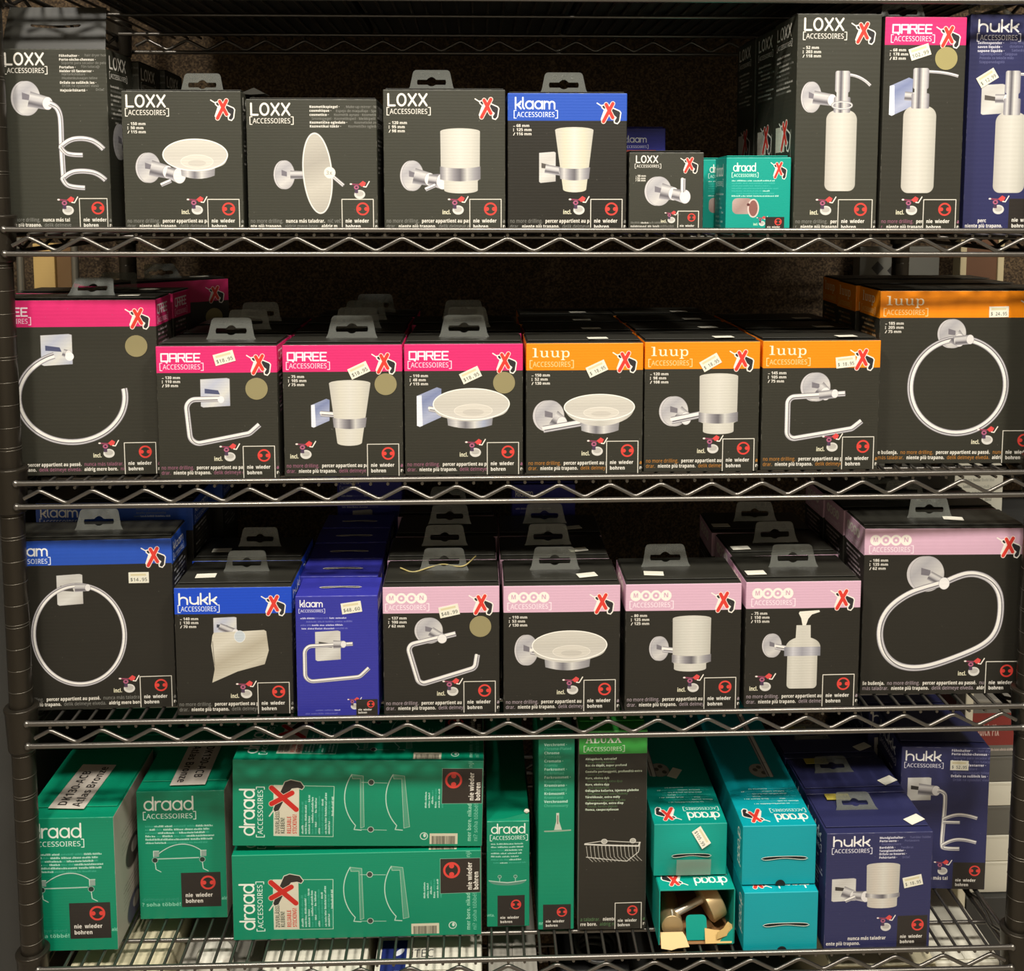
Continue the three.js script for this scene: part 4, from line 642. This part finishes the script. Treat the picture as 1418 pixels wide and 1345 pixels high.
{ // long boxes lying on their side
  const k = 1154, o = { s: 4, x: -0.2105, z: -0.044, w: .3, h: .109, d: .115, lid: false, bulge: [.001, .001, .002] }, W = o.w * k, H = o.h * k;
  const face = (bottomCode) => {
    const b = BRAND.draad, x = sheet(W, H, b.bg); seed = 31;
    const turned = (X, Y, f) => { x.save(); x.translate(X, Y); x.rotate(-Math.PI / 2); f(); x.restore(); };
    turned(10, 109, () => { b.logo(x, 0, 0, 66, 20); accessoires(x, -3, 23, 73, 11, b.ink); });
    x.fillStyle = '#d9d3bd'; x.fillRect(57, 36, 35, 74); line(x, [[57, 36], [140, 37], [139, 111], [57, 110]], .9, '#cfe0c8', true);
    turned(60, 107, () => { ['ZUVERLÄSSIG', 'KLEBEN!'].forEach((t, i) => fit(x, t, 0, 5 + i * 7, i ? 24 : 36, 7.5, BOLD, '#3f4a3c')); ['RELIABLE', 'STICKING!'].forEach((t, i) => fit(x, t, 0, 21 + i * 7.6, i ? 29 : 26, 7.5, BOLD, '#cc3a2a')); words(x, 0, 38, 64, 10, 4.6, 3, b); });
    const bx = (a, d2) => [50 + a, 27 + d2];
    line(x, [bx(1, 54), bx(9, 42)], 2, '#dcd8c8'); poly(x, [bx(6, 44), bx(14, 22), bx(22, 4), bx(30, 1), bx(44, 4), bx(49, 11), bx(46, 15), bx(40, 13), bx(32, 14), bx(26, 22), bx(14, 46), bx(8, 48)], '#2e2a26', '#d8d4c2', 1.2);
    for (const [w, c] of [[8.5, '#d9cbb4'], [7, '#c8281f']]) { line(x, [bx(4, 13), bx(38, 44)], w, c); line(x, [bx(4, 36), bx(32, 20)], w, c); }
    for (const X of [156, 213]) { for (const [w, c] of [[2.2, '#3f9a7e'], [1.1, '#cfe0cf']]) { x.beginPath(); x.moveTo(X + 8, 20); x.bezierCurveTo(X - 8, 46, X - 2, 76, X + 14, 94); x.lineTo(X + 12, 100); x.lineTo(X + 22, 101); x.lineWidth = w; x.strokeStyle = c; x.stroke(); } poly(x, [[X + 8, 20], [X + 24, 22], [X + (X > 200 ? 32 : 26), 96], [X + (X > 200 ? 24 : 21), 98], [X + 20, 26], [X + 9, 26]], 'rgba(150,176,150,.55)', '#b7c9b4', .7); }
    for (const Y of [31, 100]) { line(x, [[178, Y], [213, Y + 1]], .9, '#b9ccba'); ell(x, 191, Y, 4, 4, '#3a443c', '#c9d6c8', .9); }
    turned(262, 68, () => words(x, 0, 6, 30, 6, 4.6, 2.6, b));
    x.fillStyle = '#2f2721'; x.fillRect(289, 11, 56, 51); x.strokeStyle = '#7fae96'; x.lineWidth = .7; x.strokeRect(289, 11, 56, 51);
    turned(0, 0, () => { emblem(x, -28, 305, 12); fit(x, 'nie wieder', -58, 333, 41, 9.4, BOLD, '#f2eee2'); fit(x, 'bohren', -58, 342, 27, 9.4, BOLD, '#f2eee2'); fit(x, 'mer bore. nikad', -118, 331, 56, 8, BOLD, '#9fd2b8'); fit(x, 'ni? soha többé!', -118, 340, 56, 8, SANS, '#8cc8ad'); fit(x, 'nji.', -10, 331, 12, 8, SANS, '#9fd2b8'); });
    const cx = bottomCode ? 248 : 273; x.fillStyle = '#d9d2b8'; x.fillRect(cx, 106, 39, 16); for (let i = 0; i < 26; i++) { x.fillStyle = '#3d3a30'; x.fillRect(cx + 3 + i * 1.28, 110, .4 + .5 * rnd(), 12); }
    ell(x, bottomCode ? 306 : 265, 110, 5, 5, null, '#d5e2d2', 1.3); ell(x, bottomCode ? 307 : 266, 109, 2, 3, '#d5e2d2');
    return board({ map: tex(x.canvas) });
  };
  const fA = face(true), fB = face(false);
  const g = box('shower_shelf_box', 'long green shower shelf box lying on its side on the wire, below its twin', o, { f: fA, t: fB, e: M.green, s: M.greyboard });
  const o2 = { ...o, x: -0.2095, z: -0.047, y: .1155, roll: -1.4 };
  box('shower_shelf_box', 'long green shower shelf box lying on top of its twin', o2, { f: fB, t: fA, e: M.green, s: M.greyboard });
  const o3 = { ...o, z: -0.185, x: -0.214 };
  box('shower_shelf_box', 'long green box in the dark behind the lower lying box', o3, { f: fA, t: fB, e: M.green, s: M.greyboard });
  box('shower_shelf_box', 'long green box in the dark behind the upper lying box', { ...o3, y: .1115 }, { f: fB, t: fA, e: M.green, s: M.greyboard });
}
{ // narrow green box
  const k = 1134, o = { s: 4, x: -0.0275, z: -0.057, w: .0525, h: .1375, d: .30, lid: false }, W = o.w * k, H = o.h * k;
  const f = front('draad', W, H, { lx: 7, lw: 46, ly: 4, lh: 13.5, ag: 16, ah: 8.5, drill: false, text: [6, 34, 48, 7, 4.6, 2.4], fx: 15, fy: 109, fw: 38, fh: 46, ns: .8, mode: 'solid', ticker: false }, (x) => { for (const X of [18, 40]) { line(x, [[X, 82], [X, 88]], 1, '#b5cdbb'); ell(x, X, 81, 2.4, 2.2, '#46806c', '#a9c4b2', .7); } x.beginPath(); x.moveTo(3, 87); x.quadraticCurveTo(5, 94, 29, 94); x.quadraticCurveTo(54, 94, 55, 87); x.quadraticCurveTo(29, 90, 3, 87); x.fillStyle = '#5c8f7c'; x.fill(); line(x, [[3, 87], [29, 90], [55, 87]], 1, '#d5e2d4'); fit(x, 'vrta.', 0, 140, 11, 6, BOLD, '#8fd0b4'); });
  const g = box('corner_dish_box', 'narrow green box with crumpled top corner, between the long boxes and the tall green box', o, { f, e: M.green, s: M.green });
  const fl = new THREE.Shape(); fl.moveTo(-.026, 0); fl.lineTo(.026, 0); fl.lineTo(.026, .009); fl.lineTo(.02, .007); fl.lineTo(-.004, .0015); fl.closePath();
  const t = part('torn_flap', new THREE.ExtrudeGeometry(fl, { depth: .001, bevelEnabled: false }), M.green, g); t.position.set(0, o.h - .0006, o.d / 2 - .004); t.rotation.x = -.3;
  const cap = part('paper_scrap', new THREE.IcosahedronGeometry(.0032, 0), M.white, g); cap.scale.set(1.2, .8, 1); cap.position.set(.023, o.h + .009, o.d / 2 - .006);
}
{ // tall green box
  const k = 1146, o = { s: 4, x: .031, z: -.05, w: .044, h: .246, d: .13 }, W = o.w * k, H = o.h * k;
  const x = sheet(W, H, '#008a66'), LN = ['Verchromt ·', 'Chrome-Plated', 'Chrome', 'Cromado ·', 'Cromato ·', 'Kromlu', 'Forkromet ·', 'Förkromad', 'Forkrommet ·', 'Kromattu', 'Kromirano ·', 'Chromovaný', 'Krómozott ·', 'Kromirano', 'Verchroomd', 'Chromowany'];
  LN.forEach((t, i) => fit(x, t, 8, 11 + i * 5.9, 0, 5.6, i % 2 ? SANS : BOLD, i % 2 ? '#6fbf9f' : '#c9e4d4'));
  line(x, [[9, 135], [45, 134]], 2, '#9fb09a'); poly(x, [[22, 133], [25, 120], [25, 108], [29, 108], [29, 120], [33, 133]], '#c9cfc0'); line(x, [[27, 112], [27, 124]], 1.2, '#7a5a4a');
  never(x, 7, H - 38, 39, 38, 'solid', .8); fit(x, 'nr', 1, H - 8, 6, 7, BOLD, '#8fd0b4');
  box('corner_dish_box', 'tall slim green box printed with a list of chrome words, beside the wire basket box', o, { f: board({ map: tex(x.canvas) }), e: M.green, s: M.green });
}
{ // basket box
  const k = 1145, o = { s: 4, x: .0995, z: -.048, w: .083, h: .256, d: .14, yaw: 0 }, W = o.w * k, H = o.h * k;
  const LN = [['Ablagekorb, extratief'], ['', 'Deep storage basket'], ['Bac de dépôt, super profond'], ['', 'Cesta extra profunda'], ['Cestello portaoggetti, profondità extra'], ['', 'Derin sepet'], ['Kurv, ekstra dyb'], ['', 'Förvaringskorg, extra djup'], ['Kurv, ekstra dyp'], ['', 'Syvä säilytyskori'], ['Odlagalna košarica, izjemno globoka'], ['', 'Odkládací košík, extra hluboký'], ['Tárolókosár, extra mély'], ['', 'Košara za odlaganje, duboka'], ['Opbergmandje, extra diep'], ['', 'Koszyk, bardzo głęboki'], ['Полка, сверхглубокая']];
  const f = front('aluxx', W, H, { band: 33.5, lx: 9, lw: 50, ly: 6, lh: 12, ag: 15.5, ah: 9, drill: false, text: [9, 42, 76, 17, 4.6, 2.6, LN.map((l) => l)], fx: W - 43, fy: H - 40, fh: 40, ns: .82, rows: [[['a taladrar.', 0], ['niente più', 1]], [['rre bore.', 1], ['aldrig mere', 0]]] }, (x) => {
    for (let i = 0; i < 14; i++) { const X = 11 + i * 5.3; line(x, [[X, 168], [X + 2, 184], [X + 9, 191]], .8, '#bdbab0'); line(x, [[X + 6, 166], [X + 6, 176]], .6, '#8f8c84'); }
    line(x, [[9, 164], [36, 160], [86, 164]], 1.2, '#cfccc2'); line(x, [[9, 165], [84, 169], [86, 164]], 2.2, '#dedbd2'); line(x, [[11, 184], [68, 191], [84, 178], [86, 165]], 1.2, '#cfccc2'); for (const X of [36, 76]) ell(x, X, 161, 4, 3.4, '#b5b2a8', '#e6e3da', .8); });
  const g = box('basket_box', 'tall black box with bright green band picturing a wire basket', o, { f, s: M.greyboard, e: M.black, t: board({ color: 0x3cab45 }) });
  const loop = part('carry_loop', new THREE.TubeGeometry(new THREE.CatmullRomCurve3([V(-.036, 0, 0), V(-.02, .012, 0), V(.01, .016, -.004), V(.034, .006, 0), V(.038, 0, 0)]), 24, .0006, 5), M.tab, g); loop.position.set(0, o.h + .004, .04);
}
// long slide rail boxes, seen from their ends
function railTop(brand, W, D, rail) {                           // printed the other way round: reads from the far side
  const b = BRAND[brand], x = sheet(W, D, b.bg); seed = 57; x.translate(W, D); x.rotate(Math.PI);
  b.logo(x, 7, 9, 44, 17); accessoires(x, 5, 30, 50, 9, b.ink); drill(x, W - 40, 8, 34, 32); words(x, 8, 52, W * .75, 7, 6, 3, b);
  const X = W * rail; tube(x, [[X, 118], [X, D]], 5.5, false, false); ell(x, X + (rail < .5 ? 12 : -12), 134, 15, 18, '#b7b3aa', '#8a867e', .8); for (const [a, c] of [[-6, -6], [5, 2], [-2, 9]]) ell(x, X + (rail < .5 ? 13 : -13) + a, 134 + c, 3.6, 4.4, '#5f5c56'); tube(x, [[X, 118], [X, 156]], 5.5, false, false);
  if (rail > .5) { x.fillStyle = '#4c4a46'; x.fillRect(X - 14, 232, 32, 26); x.fillStyle = '#a8a49a'; x.fillRect(X - 12, 240, 28, 6); }
  return board({ map: tex(x.canvas) });
}
function sideWord(brand, D, H) { const b = BRAND[brand], x = sheet(D, H, b.bg); x.translate(D - 8, 10); x.rotate(Math.PI / 2); b.logo(x, 4, 0, 50, 16); x.setTransform(S, 0, 0, S, 0, 0); return board({ map: tex(x.canvas) }); }
{
  const k = 1150, W = .089 * k, D = .40 * k;
  const tTeal = railTop('teal', W, D, .3), tGreen = railTop('tealg', W, D, .82), sTeal = sideWord('teal', D, 86);
  const oL = { s: 4, x: .296, z: -.006, w: .089, h: .0745, d: .40, lid: false }, oU = { ...oL, x: .2955, z: -.017, y: .0765 };
  for (const [o, lab] of [[oL, 'long teal slide rail box, the lower of the two blue-teal ones, end slot facing out'], [oU, 'long teal slide rail box, the upper of the two blue-teal ones, drill print on top']]) { const g = box('slide_rail_box', lab, o, { f: M.teal, t: tTeal, s: sTeal, e: M.teal }); slot(g, .006, o.h * .46, o.d / 2 + .0012, 0, M.sticker).scale.set(1.15, 1.05, 1); const nick = part('finger_notch', new THREE.CylinderGeometry(.006, .006, .001, 20, 1, false, -Math.PI / 2, Math.PI).rotateX(-Math.PI / 2), M.slot, g); nick.position.set(.002, .0002, o.d / 2 + .0006); }
  // green-teal pair: the upper one closed with a crumpled slotted end, the lower one torn open
  const oG = { s: 4, x: .194, z: -.042, w: .0895, h: .0665, d: .40, y: .0728, lid: false, bulge: [.001, .001, .006] };
  const g = box('slide_rail_box', 'long green-teal slide rail box with bulging slotted end, lying on the torn open box', oG, { f: M.tealg, t: tGreen, s: M.tealg, e: M.tealg });
  slot(g, .0, .0295, oG.d / 2 + .0056, -.05); { const p = part('price_sticker', gSticker, [M.sticker, M.sticker, M.sticker, M.sticker, priceMat('$105.99'), M.sticker], g); p.position.set(.012, .052, oG.d / 2 + .0052); p.rotation.set(-.22, 0, -1.02); }
  topPrice(g, oG, .5, .26, 60);
  const film = part('tape_patch', new THREE.PlaneGeometry(.042, .022, 8, 4), std({ color: 0xcfd6c8, roughness: .35, transmission: .7, thickness: 0, side: THREE.DoubleSide }), g); film.position.set(.003, .0145, oG.d / 2 + .006); film.rotation.x = .12;
  // torn open box: four walls, no end
  const t = thing('slide_rail_box', 'torn open green-teal box at shelf level with brass-coloured metal parts showing inside', 'box'), w = .0905, h = .069, d = .38, th = .0014;
  t.position.set(.1985, matTop(4, .2) + .0006, -.02 - d / 2);
  const wall = (n, sx, sy, sz, x, y, z, m) => { const q = part(n, cartonGeo(sx, sy, sz, .0003, [0, 0, 0]), m, t); q.position.set(x, y, z); return q; };
  wall('side_wall', th, h, d, -w / 2, 0, 0, M.tealg); wall('side_wall', th, h, d, w / 2, 0, 0, M.tealg); wall('base', w, th, d, 0, 0, 0, [M.kraft, M.kraft, M.kraft, M.kraft, M.kraft, M.kraft]);
  const top = wall('top_panel', w, th, d, 0, h, 0, [M.tealg, M.tealg, tGreen, M.kraft, M.tealg, M.tealg]); wall('end_wall', w, h, th, 0, 0, -d / 2, M.tealg);
  const flap = (n, pts, x, y, z, rx, m) => { const s = new THREE.Shape(); pts.forEach((p, i) => i ? s.lineTo(...p) : s.moveTo(...p)); s.closePath(); const q = part(n, new THREE.ExtrudeGeometry(s, { depth: .0011, bevelEnabled: false }), m, t); q.position.set(x, y, z); q.rotation.x = rx; return q; };
  flap('torn_cardboard', [[-.016, -.004], [-.004, -.006], [.004, -.004], [.018, -.003], [.015, .008], [.012, .013], [-.015, .013]], -.028, .0035, d / 2 + .004, -.9, M.tan);
  flap('torn_cardboard', [[-.016, -.002], [.016, -.002], [.02, .016], [.014, .02], [.006, .011], [-.004, .012], [-.015, .014]], .026, .004, d / 2 + .001, -.6, M.tan);
  flap('torn_cardboard', [[0, 0], [.012, .004], [.016, .014], [.012, .018], [.008, .012], [.001, .008]], .024, .008, d / 2 + .002, -.15, M.tan);
  flap('torn_corner', [[0, 0], [.02, 0], [.02, .02], [.014, .013]], .024, .001, d / 2 + .001, -.05, M.tealg);
  { const s = new THREE.Shape(); s.moveTo(-.0125, 0); s.lineTo(.0125, 0); s.lineTo(.0125, .022); s.quadraticCurveTo(.0125, .028, .006, .028); s.lineTo(-.006, .028); s.quadraticCurveTo(-.0125, .028, -.0125, .022); s.closePath(); const q = part('tuck_tongue', new THREE.ExtrudeGeometry(s, { depth: .0012, bevelEnabled: false }), M.tealg, t); q.position.set(.001, .003, d / 2 - .004); q.rotation.x = -.25; }
  const bar = thing('metal_bar', 'brass-coloured round bar end lying inside the torn open box', 'metal bar'); bar.position.set(.171, matTop(4, .17) + .0165, -.03);
  const lathe = (n, prof, m, p) => part(n, new THREE.LatheGeometry(prof.map(([a, b]) => new THREE.Vector2(a, b)), 32), m, p);
  { const q = lathe('bar_body', [[.0001, -.2], [.0132, -.2], [.0132, -.002], [.0128, 0], [.0001, .0006]], M.brass, bar); q.rotation.x = Math.PI / 2; bar.rotation.y = -.02; const cl = part('clip', new THREE.BoxGeometry(.0016, .004, .006), M.white, bar); cl.position.set(0, .0148, -.004); }
  const hd = thing('wall_flange', 'brass-coloured metal flange on a rod inside the torn open box', 'metal fitting'); hd.position.set(.221, matTop(4, .22) + .036, -.05);
  { const q = lathe('flange', [[.0001, -.0095], [.0222, -.0095], [.023, -.0085], [.023, .008], [.022, .0095], [.0001, .0095]], M.brass, hd); q.rotation.z = -1.22; q.rotation.y = .3; const r = lathe('rod', [[.0001, 0], [.0046, 0], [.0046, .042], [.0001, .042]], M.chrome, hd); r.rotation.z = 1.92; r.rotation.y = .2; r.position.set(-.006, .003, 0); }
}
{ // navy boxes
  const k = 1154, o = { s: 4, x: .4125, z: -.006, w: .128, h: .147, d: .0775 }, W = o.w * k, H = o.h * k;
  const f = front('hukkn', W, H, { lx: 10, lw: 49, ly: 5, lh: 13.5, ag: 16.5, ah: 8.5, drill: false, text: [73, 9, 64, 7, 4.7, 2.8, [['Mundglashalter ·', 'Tumbler holder'], ['Porte-verre ·', 'Portavasos'], ['', 'Portabicchiere ·'], ['Bardaklık ·', 'Tandkrus'], ['Tannglassholder ·'], ['Držalo za kozarec ·'], ['Pohártartó ·', 'Držač']]], incl: [78, H - 27, .85, false], fx: W - 46, fy: H - 48, fw: 42, fh: 46, ns: .95, mode: 'solid', rows: [[['           ', 0], ['      nunca más taladrar', 1]], [['ente più trapano.', 1]]] }, (x) => { plate(x, 9, 65, 33, 34, false, '#3a3634'); neck(x, 24, 84, 40, 90, 8, 7); neck(x, 38, 90, 56, 92, 6, 8); cup(x, 56.4, 102.7, 44, 58.5, 100, 109, 87, 93, '#e9e0d2'); tube(x, [[28, 98], [42, 92]], 3); });
  const g = box('tumbler_box', 'navy box picturing a straight frosted tumbler, frontmost on the fourth shelf', o, { f, s: side('hukkn', 90, H), e: M.navy }); tab(g, o, .55, -62, -.012, .95); price(g, o, 121, 71, 12, '$ 18.95', k); topPrice(g, o, .88, .25, 28);
  const leaf = part('yellow_tape', new THREE.BoxGeometry(.03, .0006, .012), M.yellow, g); leaf.position.set(-.028, o.h + .0045, -.028);
  const all = queue(g, o, 3, 'navy tumbler box', 'on the fourth shelf', 'navy tumbler boxes');
  const k2 = 1063, o2 = { s: 4, x: .5405, z: -.108, w: .1125, h: .193, d: .094, yaw: -4 }, W2 = o2.w * k2, H2 = o2.h * k2;
  const P = at(271, 37, 3.237, 0, 0);
  const f2 = front('hukkn', W2, H2, { lx: 6.4, lw: 46, ly: 6, lh: 13, ag: 16, ah: 8, drill: false, text: [67, 6, 48, 9, 5.2, 2.8, HAIR], incl: [54, H2 - 22, .8, false], fx: 75, fy: H2 - 40, fw: 44, fh: 40, ns: .85, mode: 'solid', rows: [[['               ', 0], ['nunca más tal', 1]], []] }, (x) => { plate(x, 9.5, 43, 31.5, 34, false, '#2e2c2c'); neck(x, 24, 60, 48, 62, 8, 7); tube(x, P([[1040, 318], [1070, 325], [1075, 360], [1070, 480], [1066, 575], [1075, 592], [1145, 590]]), 3); tube(x, P([[1068, 452], [1110, 430], [1170, 430], [1218, 446]]), 2.6); tube(x, P([[1068, 466], [1142, 466]]), 2.4); tube(x, P([[1068, 575], [1105, 548], [1170, 545], [1218, 560]]), 2.6); });
  const g2 = box('hair_dryer_holder_box', 'tall navy box picturing a wire hair dryer holder, set back at the right end', o2, { f: f2, s: side('hukkn', 105, H2), e: M.navy }); price(g2, o2, 78, 25, 0, '$ 52.95', k2);
  copy(g2, { ...o2, x: .532, z: -.21, yaw: 0 }, 'tall navy hair dryer holder box behind the other at the right end');
}

// ================================================================ around the rack
function plain(name, label, category, w, h, d, x, y, z, mat, group) { const g = thing(name, label, category, group); part('body', cartonGeo(w, h, d, .0016), mat, g); g.position.set(x, y, z); return g; }
// cartons added on the uppermost shelf to block ceiling light, only undersides show
[[-.365, .3, 'left of the middle'], [-.075, .265, 'in the middle'], [.195, .265, 'right of the middle'], [.444, .23, 'at the right end']].forEach(([x, w, where]) => {
  const g = plain('storage_carton', `dark carton added on uppermost shelf ${where} to block light, seen from below`, 'box', w, .33, .41, x, matTop(0, x) + .0006, -.215, M.darkgrey, 'added cartons on the uppermost shelf');
  const l = part('lid_flap', cartonGeo(w * .98, .0012, .2, .0004, [0, 0, 0]), M.darkgrey, g); l.position.set(0, .3308, .1);
});
// stock on the lowest shelf, glimpsed through the fourth
{
  const y = matTop(5, 0) + .0006;
  const tops = (g, w, d, h, m) => { for (const s of [-1, 1]) { const f = part('top_flap', cartonGeo(w * .49, .0012, d * .98, .0004, [0, .0006, 0]), m, g); f.position.set(s * w * .25, h + .0012, 0); f.rotation.z = s * .02; } };
  const c = (label, w, h, d, x, z, m) => { const g = plain('storage_carton', label, 'box', w, h, d, x, y, z, m, 'cartons on the lowest shelf'); tops(g, w, d, h, m); return g; };
  c('cream carton under the hook rail box at the left post', .115, .292, .3, -.5, -.175, M.cream);
  c('grey carton under the second hook rail box', .10, .268, .3, -.385, -.175, M.greyboard);
  c('white carton under the left end of the long lying boxes', .125, .294, .3, -.262, -.165, M.white);
  const w = c('white package with dark blue logo under the long lying boxes', .13, .291, .28, -.125, -.155, M.white);
  const lc = canvas(300, 120), lx = lc.getContext('2d'); lx.fillStyle = '#dedac9'; lx.fillRect(0, 0, 300, 120); lx.fillStyle = '#1c2a6a'; lx.fillRect(0, 0, 92, 120); lx.fillStyle = '#dfe2ea'; lx.beginPath(); lx.ellipse(66, 48, 20, 10, -.7, 0, 7); lx.fill(); lx.fillStyle = '#3a3a3a'; lx.font = '44px sans-serif'; lx.fillText('iTEC', 108, 70);
  const lm = part('printed_label', new THREE.BoxGeometry(.1, .0006, .05), std({ map: tex(lc), roughness: .5 }), w); lm.position.set(-.008, .2946, .105);
  c('grey carton under the narrow green box', .06, .28, .28, -.022, -.155, M.greyboard);
  c('dark carton under the torn open box', .2, .2, .3, .24, -.18, M.darkgrey);
  c('cream carton below the right end of the fourth shelf', .13, .285, .32, .43, -.18, M.cream);
  c('white carton below the right end of the fourth shelf, next to the post', .085, .275, .32, .54, -.2, M.white);
  const jar = thing('white_jar', 'white round jar under the second hook rail box', 'jar'); jar.position.set(-.39, y + .2702, -.07);
  part('body', new THREE.LatheGeometry([[.0001, 0], [.02, 0], [.022, .003], [.022, .018], [.019, .021], [.0001, .022]].map(([a, b]) => new THREE.Vector2(a, b)), 28), std({ color: 0xe4e0d2, roughness: .35 }), jar);
  const coil = thing('cable_coil', 'black coiled cable lying under the tall basket box', 'cable'); coil.position.set(.085, y, -.13);
  part('stand', cartonGeo(.09, .235, .08, .004), M.rubber, coil);
  for (let i = 0; i < 4; i++) { const r = part('loop', new THREE.TorusGeometry(.02 + i * .003, .0028, 8, 30), std({ color: 0x3b3b3a, roughness: .35 }), coil); r.position.set(.002 * i, .24 + i * .0045, .012); r.rotation.x = Math.PI / 2 + .15 * (i - 1.5); }
}
// right of the rack: the next bay
{
  const z = -.42, X = .74, w = .13, d = .18;
  const redL = (() => { const x = sheet(200, 60, '#6f6d66'); x.fillStyle = '#86302a'; x.fillRect(0, 14, 200, 34); x.save(); x.translate(20, 38); fit(x, 'Quick Fix', 0, 0, 56, 16, BOLD, '#cfb4aa'); x.restore(); words(x, 20, 54, 150, 1, 6, 3, { ink: '#d8c4ba', thin: '#b89a92' }); return board({ map: tex(x.canvas) }); })();
  let y = .36;
  for (const [h, m, lab] of [[.05, M.white, 'white box at the bottom of the stack right of the rack'], [.042, M.white, 'flat white box low in the stack right of the rack'], [.046, M.midgrey, 'flat grey box in the stack right of the rack'], [.038, M.white, 'flat white box in the middle of the stack right of the rack'], [.04, M.midgrey, 'flat grey box under the red striped one'], [.09, [redL, redL, M.greyboard, M.greyboard, redL, redL], 'grey box with a red printed stripe right of the rack']]) {
    const g = plain('stacked_box', lab, 'box', w, h, d, X, y, z, m, 'stack in the next bay'); part('lid_edge', cartonGeo(w + .0012, .004, d + .0012, .0005, [0, 0, 0]), Array.isArray(m) ? M.greyboard : m, g).position.y = h - .0045; y += h + .0008;
  }
  const st = plain('plinth', 'dark plinth carrying the stack right of the rack', 'plinth', .2, .359, .2, .78, 0, -.42, M.darkgrey); part('kick_board', cartonGeo(.19, .08, .01, .001), M.rubber, st).position.z = .106;
  const up = thing('cream_upright', 'cream painted upright behind the right post', 'upright'); up.position.set(.655, 0, -.3); part('profile', cartonGeo(.012, .86, .03, .002), std({ color: 0xe6dfc6, roughness: .5 }), up); part('foot_plate', cartonGeo(.05, .006, .06, .001), std({ color: 0xe6dfc6, roughness: .5 }), up);
  const nm = (() => { const x = sheet(80, 120, '#dcd9c8'); fit(x, 'NO MESS', 14, 20, 46, 11, BOLD, '#55564e'); line(x, [[14, 23], [60, 23]], 1, '#55564e'); fit(x, 'One-dry putty', 14, 36, 52, 10, SANS, '#7a7a6e'); words(x, 14, 50, 52, 8, 8, 4, { ink: '#8b8b80', thin: '#a5a598' }); return std({ map: tex(x.canvas), roughness: .5 }); })();
  const b = thing('putty_package', 'white package lettered NO MESS behind the right end of the second shelf', 'package'); b.position.set(.7, .935, -.4);
  part('carton', cartonGeo(.075, .155, .05, .001), [M.white, M.white, M.white, M.white, nm, M.white], b); part('top_flap', cartonGeo(.073, .001, .048, .0004, [0, 0, 0]), M.white, b).position.y = .1552;
  const bs = thing('bay_shelf', 'dark shelf of the next bay carrying the white package', 'shelf'); bs.position.set(.8, .92, -.38); part('board', cartonGeo(.22, .014, .3, .001), M.darkgrey, bs); part('front_lip', cartonGeo(.22, .024, .006, .001), M.darkgrey, bs).position.set(0, -.005, .152);
  const gb = thing('grey_board', 'tall grey board with two dark diamond marks behind the large orange-banded boxes', 'board'); gb.position.set(.618, 0, -.515);
  const gm = (() => { const x = sheet(90, 60, '#6d6c64'); for (const [a, c] of [[20, 24], [38, 27]]) poly(x, [[a, c - 8], [a + 7, c], [a, c + 8], [a - 7, c]], '#1e1d1b'); return std({ map: tex(x.canvas), roughness: .6 }); })();
  part('board', cartonGeo(.13, 1.26, .03, .002), M.midgrey, gb); part('printed_panel', cartonGeo(.13, .085, .03, .001), [M.midgrey, M.midgrey, M.midgrey, M.midgrey, gm, M.midgrey], gb).position.y = 1.2605;
  const fr = thing('framed_panel', 'brown panel with cream edges behind the large orange-banded box', 'panel'); fr.position.set(.732, 1.1, -.47); part('panel', cartonGeo(.05, .3, .02, .001), std({ color: 0x6b4a34, roughness: .6 }), fr); for (const s of [-1, 1]) part('edge', cartonGeo(.01, .3, .026, .001), std({ color: 0xcdbf98, roughness: .5 }), fr).position.x = s * .03;
  const fs = thing('bay_shelf', 'dark shelf of the next bay carrying the framed panel', 'shelf'); fs.position.set(.8, 1.085, -.45); part('board', cartonGeo(.24, .014, .2, .001), M.darkgrey, fs); part('front_lip', cartonGeo(.24, .024, .006, .001), M.darkgrey, fs).position.set(0, -.005, .1);
}
// left of the rack
{
  const st = plain('plinth', 'dark cabinet left of the rack', 'cabinet', .4, 1.14, .4, -.84, 0, -.345, M.darkgrey); part('door', cartonGeo(.38, 1.1, .012, .001), M.darkgrey, st).position.set(0, .02, .206);
  const cb = thing('cream_board', 'cream wooden board standing on the cabinet left of the rack', 'board'); cb.position.set(-.722, 1.141, -.46); part('board', cartonGeo(.032, .215, .02, .001), M.tan, cb); part('back_strip', cartonGeo(.022, .215, .018, .001), std({ color: 0x7a5c38, roughness: .7 }), cb).position.set(.028, 0, -.004);
  for (const [x, lab] of [[-.757, 'grey metal tube left of the cream board'], [-.675, 'grey metal tube right of the cream board']]) { const t = thing('metal_tube', lab, 'tube', 'grey tubes by the cream board'); t.position.set(x, 1.141, -.45); part('tube', new THREE.CylinderGeometry(.0055, .0055, .36, 16).translate(0, .18, 0), std({ color: 0x8a8578, roughness: .4, metalness: .6 }), t); part('cap', new THREE.SphereGeometry(.0062, 12, 8).translate(0, .36, 0), M.rubber, t); }
  let y = 1.141; for (const [h, m, lab] of [[.28, M.darkgrey, 'dark box left of the hair dryer holder box'], [.04, M.white, 'white box edge left of the hair dryer holder box'], [.05, M.red, 'red box edge left of the hair dryer holder box'], [.04, M.white, 'small white box on the red one at the left edge']]) { const g = plain('stacked_box', lab, 'box', .2, h, .16, -.93, y, -.44, m, 'stack left of the rack'); part('lid_edge', cartonGeo(.2012, .004, .1612, .0005, [0, 0, 0]), m, g).position.y = h - .0045; y += h + .0008; }
}
renderer.render(scene, camera);
